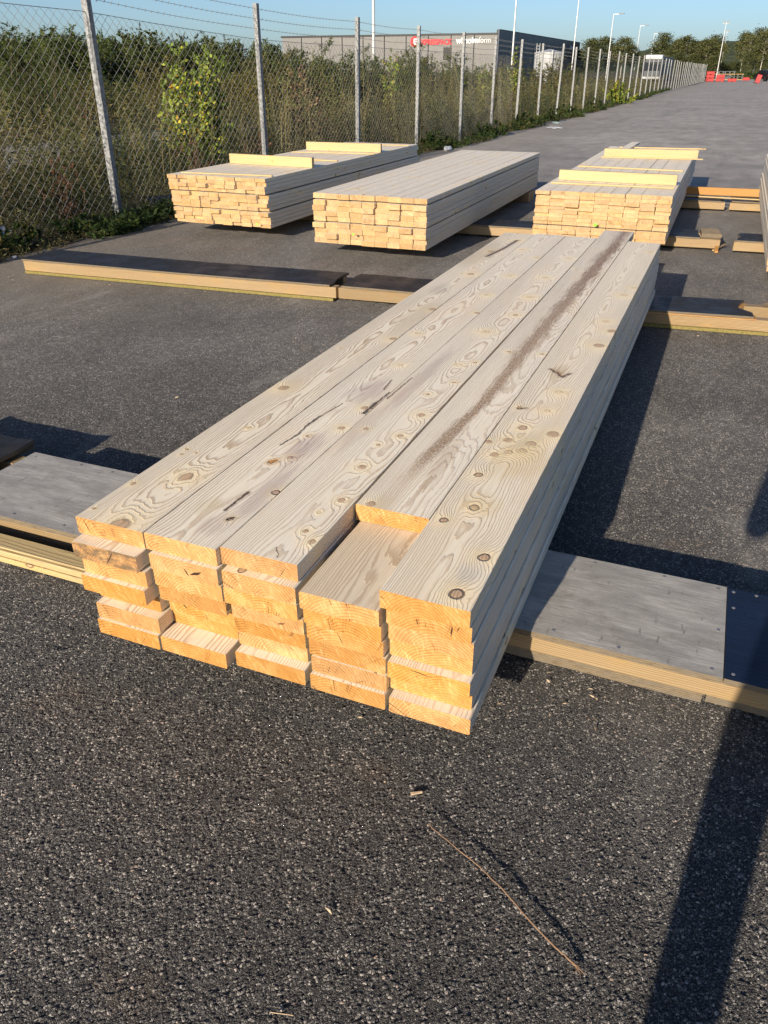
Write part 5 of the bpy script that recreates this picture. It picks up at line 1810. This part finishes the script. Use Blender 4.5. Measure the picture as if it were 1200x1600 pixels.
chip(-.392, 1.105, .008, .026, 'flat pale wood chip on the asphalt below the stack end', R(-58))
chip(-.452, .585, .002, .04, 'thin straw like splinter at the bottom edge of the photo', R(-75), .002)
chip(-2.62, 2.21, .008, .03, 'small splinter on the asphalt behind the left bearer', R(40))
rd = np.random.default_rng(91)
A = Acc()
for k in range(240):
    if k < 120:
        c_ = np.array([rd.uniform(-5.1, .4), 4.62 + rd.normal(0, .10), .003])
        c_[1] += (c_[0] + 5.0) * .075
    elif k < 190:
        c_ = np.array([rd.uniform(-2.2, .4), 1.5 + rd.normal(0, .10), .003])
    else:
        c_ = np.array([rd.uniform(-2.4, .3), rd.uniform(.6, 7.0), .003])
    d_ = np.array([rd.normal(), rd.normal(), .15])
    V, F_ = leaves(c_[None], d_[None], rd.uniform(.006, .022), rd.uniform(.002, .006), rd)
    A.add(V, F_)
tag(link('wood_debris', A.build('wood_debris'), M_chip), 'small wood slivers scattered on the asphalt round the bearers', 'wood debris', kind='stuff')
# thin black wire bent on the asphalt at the left
pw2 = []
for (u, v) in [(70, 1012), (85, 1018), (105, 1014), (122, 1004), (132, 992)]:
    d = from_px(u, v, 1.0) - np.array([0, 0, CAM_H])
    pw2.append(np.array([0, 0, CAM_H]) + d * (.003 - CAM_H) / d[2])
V, F_ = tube_arrays(np.array(pw2), .0012, 5)
tag(link('black_wire', np_mesh('black_wire', V, F_), M_black), 'thin bent black wire on the asphalt left of the stack end', 'wire')


# crumpled plastic
def crumple(name, label, loc, size, sd, mat, flat=.45):
    bm = bmesh.new()
    bmesh.ops.create_icosphere(bm, subdivisions=3, radius=1)
    r_ = random.Random(sd)
    ph = [(r_.uniform(2, 6), r_.uniform(2, 6), r_.uniform(2, 6), r_.uniform(0, 6)) for _ in range(5)]
    for v in bm.verts:
        k_ = 1.0
        for a, b_, c_, d_ in ph:
            k_ += .16 * math.sin(a * v.co.x + b_ * v.co.y + c_ * v.co.z + d_)
        k_ += r_.uniform(-.16, .16)
        v.co *= k_
        v.co.x *= size[0]
        v.co.y *= size[1]
        v.co.z = max(v.co.z, -.5) * size[2] + size[2] * .5
    me_ = bpy.data.meshes.new(name)
    bm.to_mesh(me_)
    bm.free()
    o_ = link(name, me_, mat, None, loc, (0, 0, r_.uniform(0, 6)))
    tag(o_, label, 'plastic litter')


M_plastic = simple_mat('thin_plastic', (.50, .52, .54), .35, .5, .1, 12)
M_teal = simple_mat('pale_teal_plastic', (.45, .60, .56), .4)
crumple('plastic_bag', 'crumpled white plastic bag in the weeds at the left edge', (-6.05, 5.45, .05), (.11, .09, .07), 3, M_plastic)
crumple('plastic_bag', 'clear plastic scrap sticking out behind the far end of the fence side bundle', (-5.35, 16.3, 0), (.13, .07, .045), 4, M_plastic)
crumple('plastic_film', 'white strip of plastic film lying on the road', (-4.75, 24.0, 0), (.26, .13, .02), 5, M_plastic)
crumple('plastic_film', 'pale teal strip of plastic at the edge of the road', (-5.2, 26.4, 0), (.42, .10, .018), 6, M_teal)
crumple('plastic_scrap', 'small white scrap on the asphalt beside the black topped bearer', (-5.55, 5.1, 0), (.025, .018, .012), 7, M_plastic)
# dark slab leaning at the foot of the fence
o = thing('dark_slab', 'dark board leaning at the foot of the fence behind the leaning post', 'board', (-6.0, 7.95, .0), (R(0), R(9), R(-40)))
link('panel', bevel_box('slab', -.32, .34, -.22, .22, .02, .05, .004), M_film, o)

# ================================================================== THE PHOTOGRAPHER (casts the shadow at the lower right)
def person():
    o = thing('person', 'person in dark clothing standing in front of the stack with both forearms raised', 'person', (.145, -.40, 0), (0, 0, R(YAW * .5)))
    me_ = bpy.data.meshes.new('body')
    V = [(0, 0, .80), (0, .0, .95), (0, .01, 1.12), (0, .01, 1.24), (0, .02, 1.31), (0, .04, 1.40), (0, .05, 1.48),
         (.092, 0, .74), (.112, .01, .42), (.12, -.02, .07), (.13, .11, .03),
         (-.092, 0, .74), (-.112, .01, .42), (-.12, -.02, .07), (-.13, .11, .03),
         (.16, .0, 1.21), (.20, .09, 1.02), (.12, .29, 1.17), (-.16, 0, 1.21), (-.20, .09, 1.02), (-.12, .29, 1.17)]
    E = [(0, 1), (1, 2), (2, 3), (3, 4), (4, 5), (5, 6), (0, 7), (7, 8), (8, 9), (9, 10), (0, 11), (11, 12), (12, 13), (13, 14), (3, 15), (15, 16), (16, 17), (3, 18), (18, 19), (19, 20)]
    Rd = [.125, .125, .135, .12, .05, .075, .07, .080, .060, .045, .038, .080, .060, .045, .038, .058, .045, .032, .058, .045, .032]
    # five fingers and a thumb side on each hand
    for sx, wi in ((1, 17), (-1, 20)):
        w0 = V[wi]
        for f_ in range(4):
            a = len(V)
            V.append((w0[0] - sx * .01, w0[1] + .045, w0[2] + .03 - f_ * .019))
            V.append((w0[0] - sx * .045, w0[1] + .06 - abs(f_ - 1.2) * .004, w0[2] + .03 - f_ * .019))
            E += [(wi, a), (a, a + 1)]
            Rd += [.010, .008]
        a = len(V)
        V.append((w0[0] - sx * .03, w0[1] + .01, w0[2] + .035))
        V.append((w0[0] - sx * .06, w0[1] + .015, w0[2] + .04))
        E += [(wi, a), (a, a + 1)]
        Rd += [.011, .009]
    me_.from_pydata(V, E, [])
    b_ = link('body', me_, simple_mat('dark_cloth', (.03, .032, .04), .9), o)
    sk = b_.modifiers.new('skin', 'SKIN')
    for i, r_ in enumerate(Rd):
        me_.skin_vertices[0].data[i].radius = (r_, r_ * (.75 if i < 4 else 1))
    me_.skin_vertices[0].data[0].use_root = True
    ss = b_.modifiers.new('sub', 'SUBSURF')
    ss.levels = ss.render_levels = 2
    link('hair', ring_solid('hair', [(.06, 1.40), (.082, 1.46), (.078, 1.53), (.03, 1.565)], 18), simple_mat('dark_hair', (.03, .02, .015), .8), o, (0, .04, 0))


person()
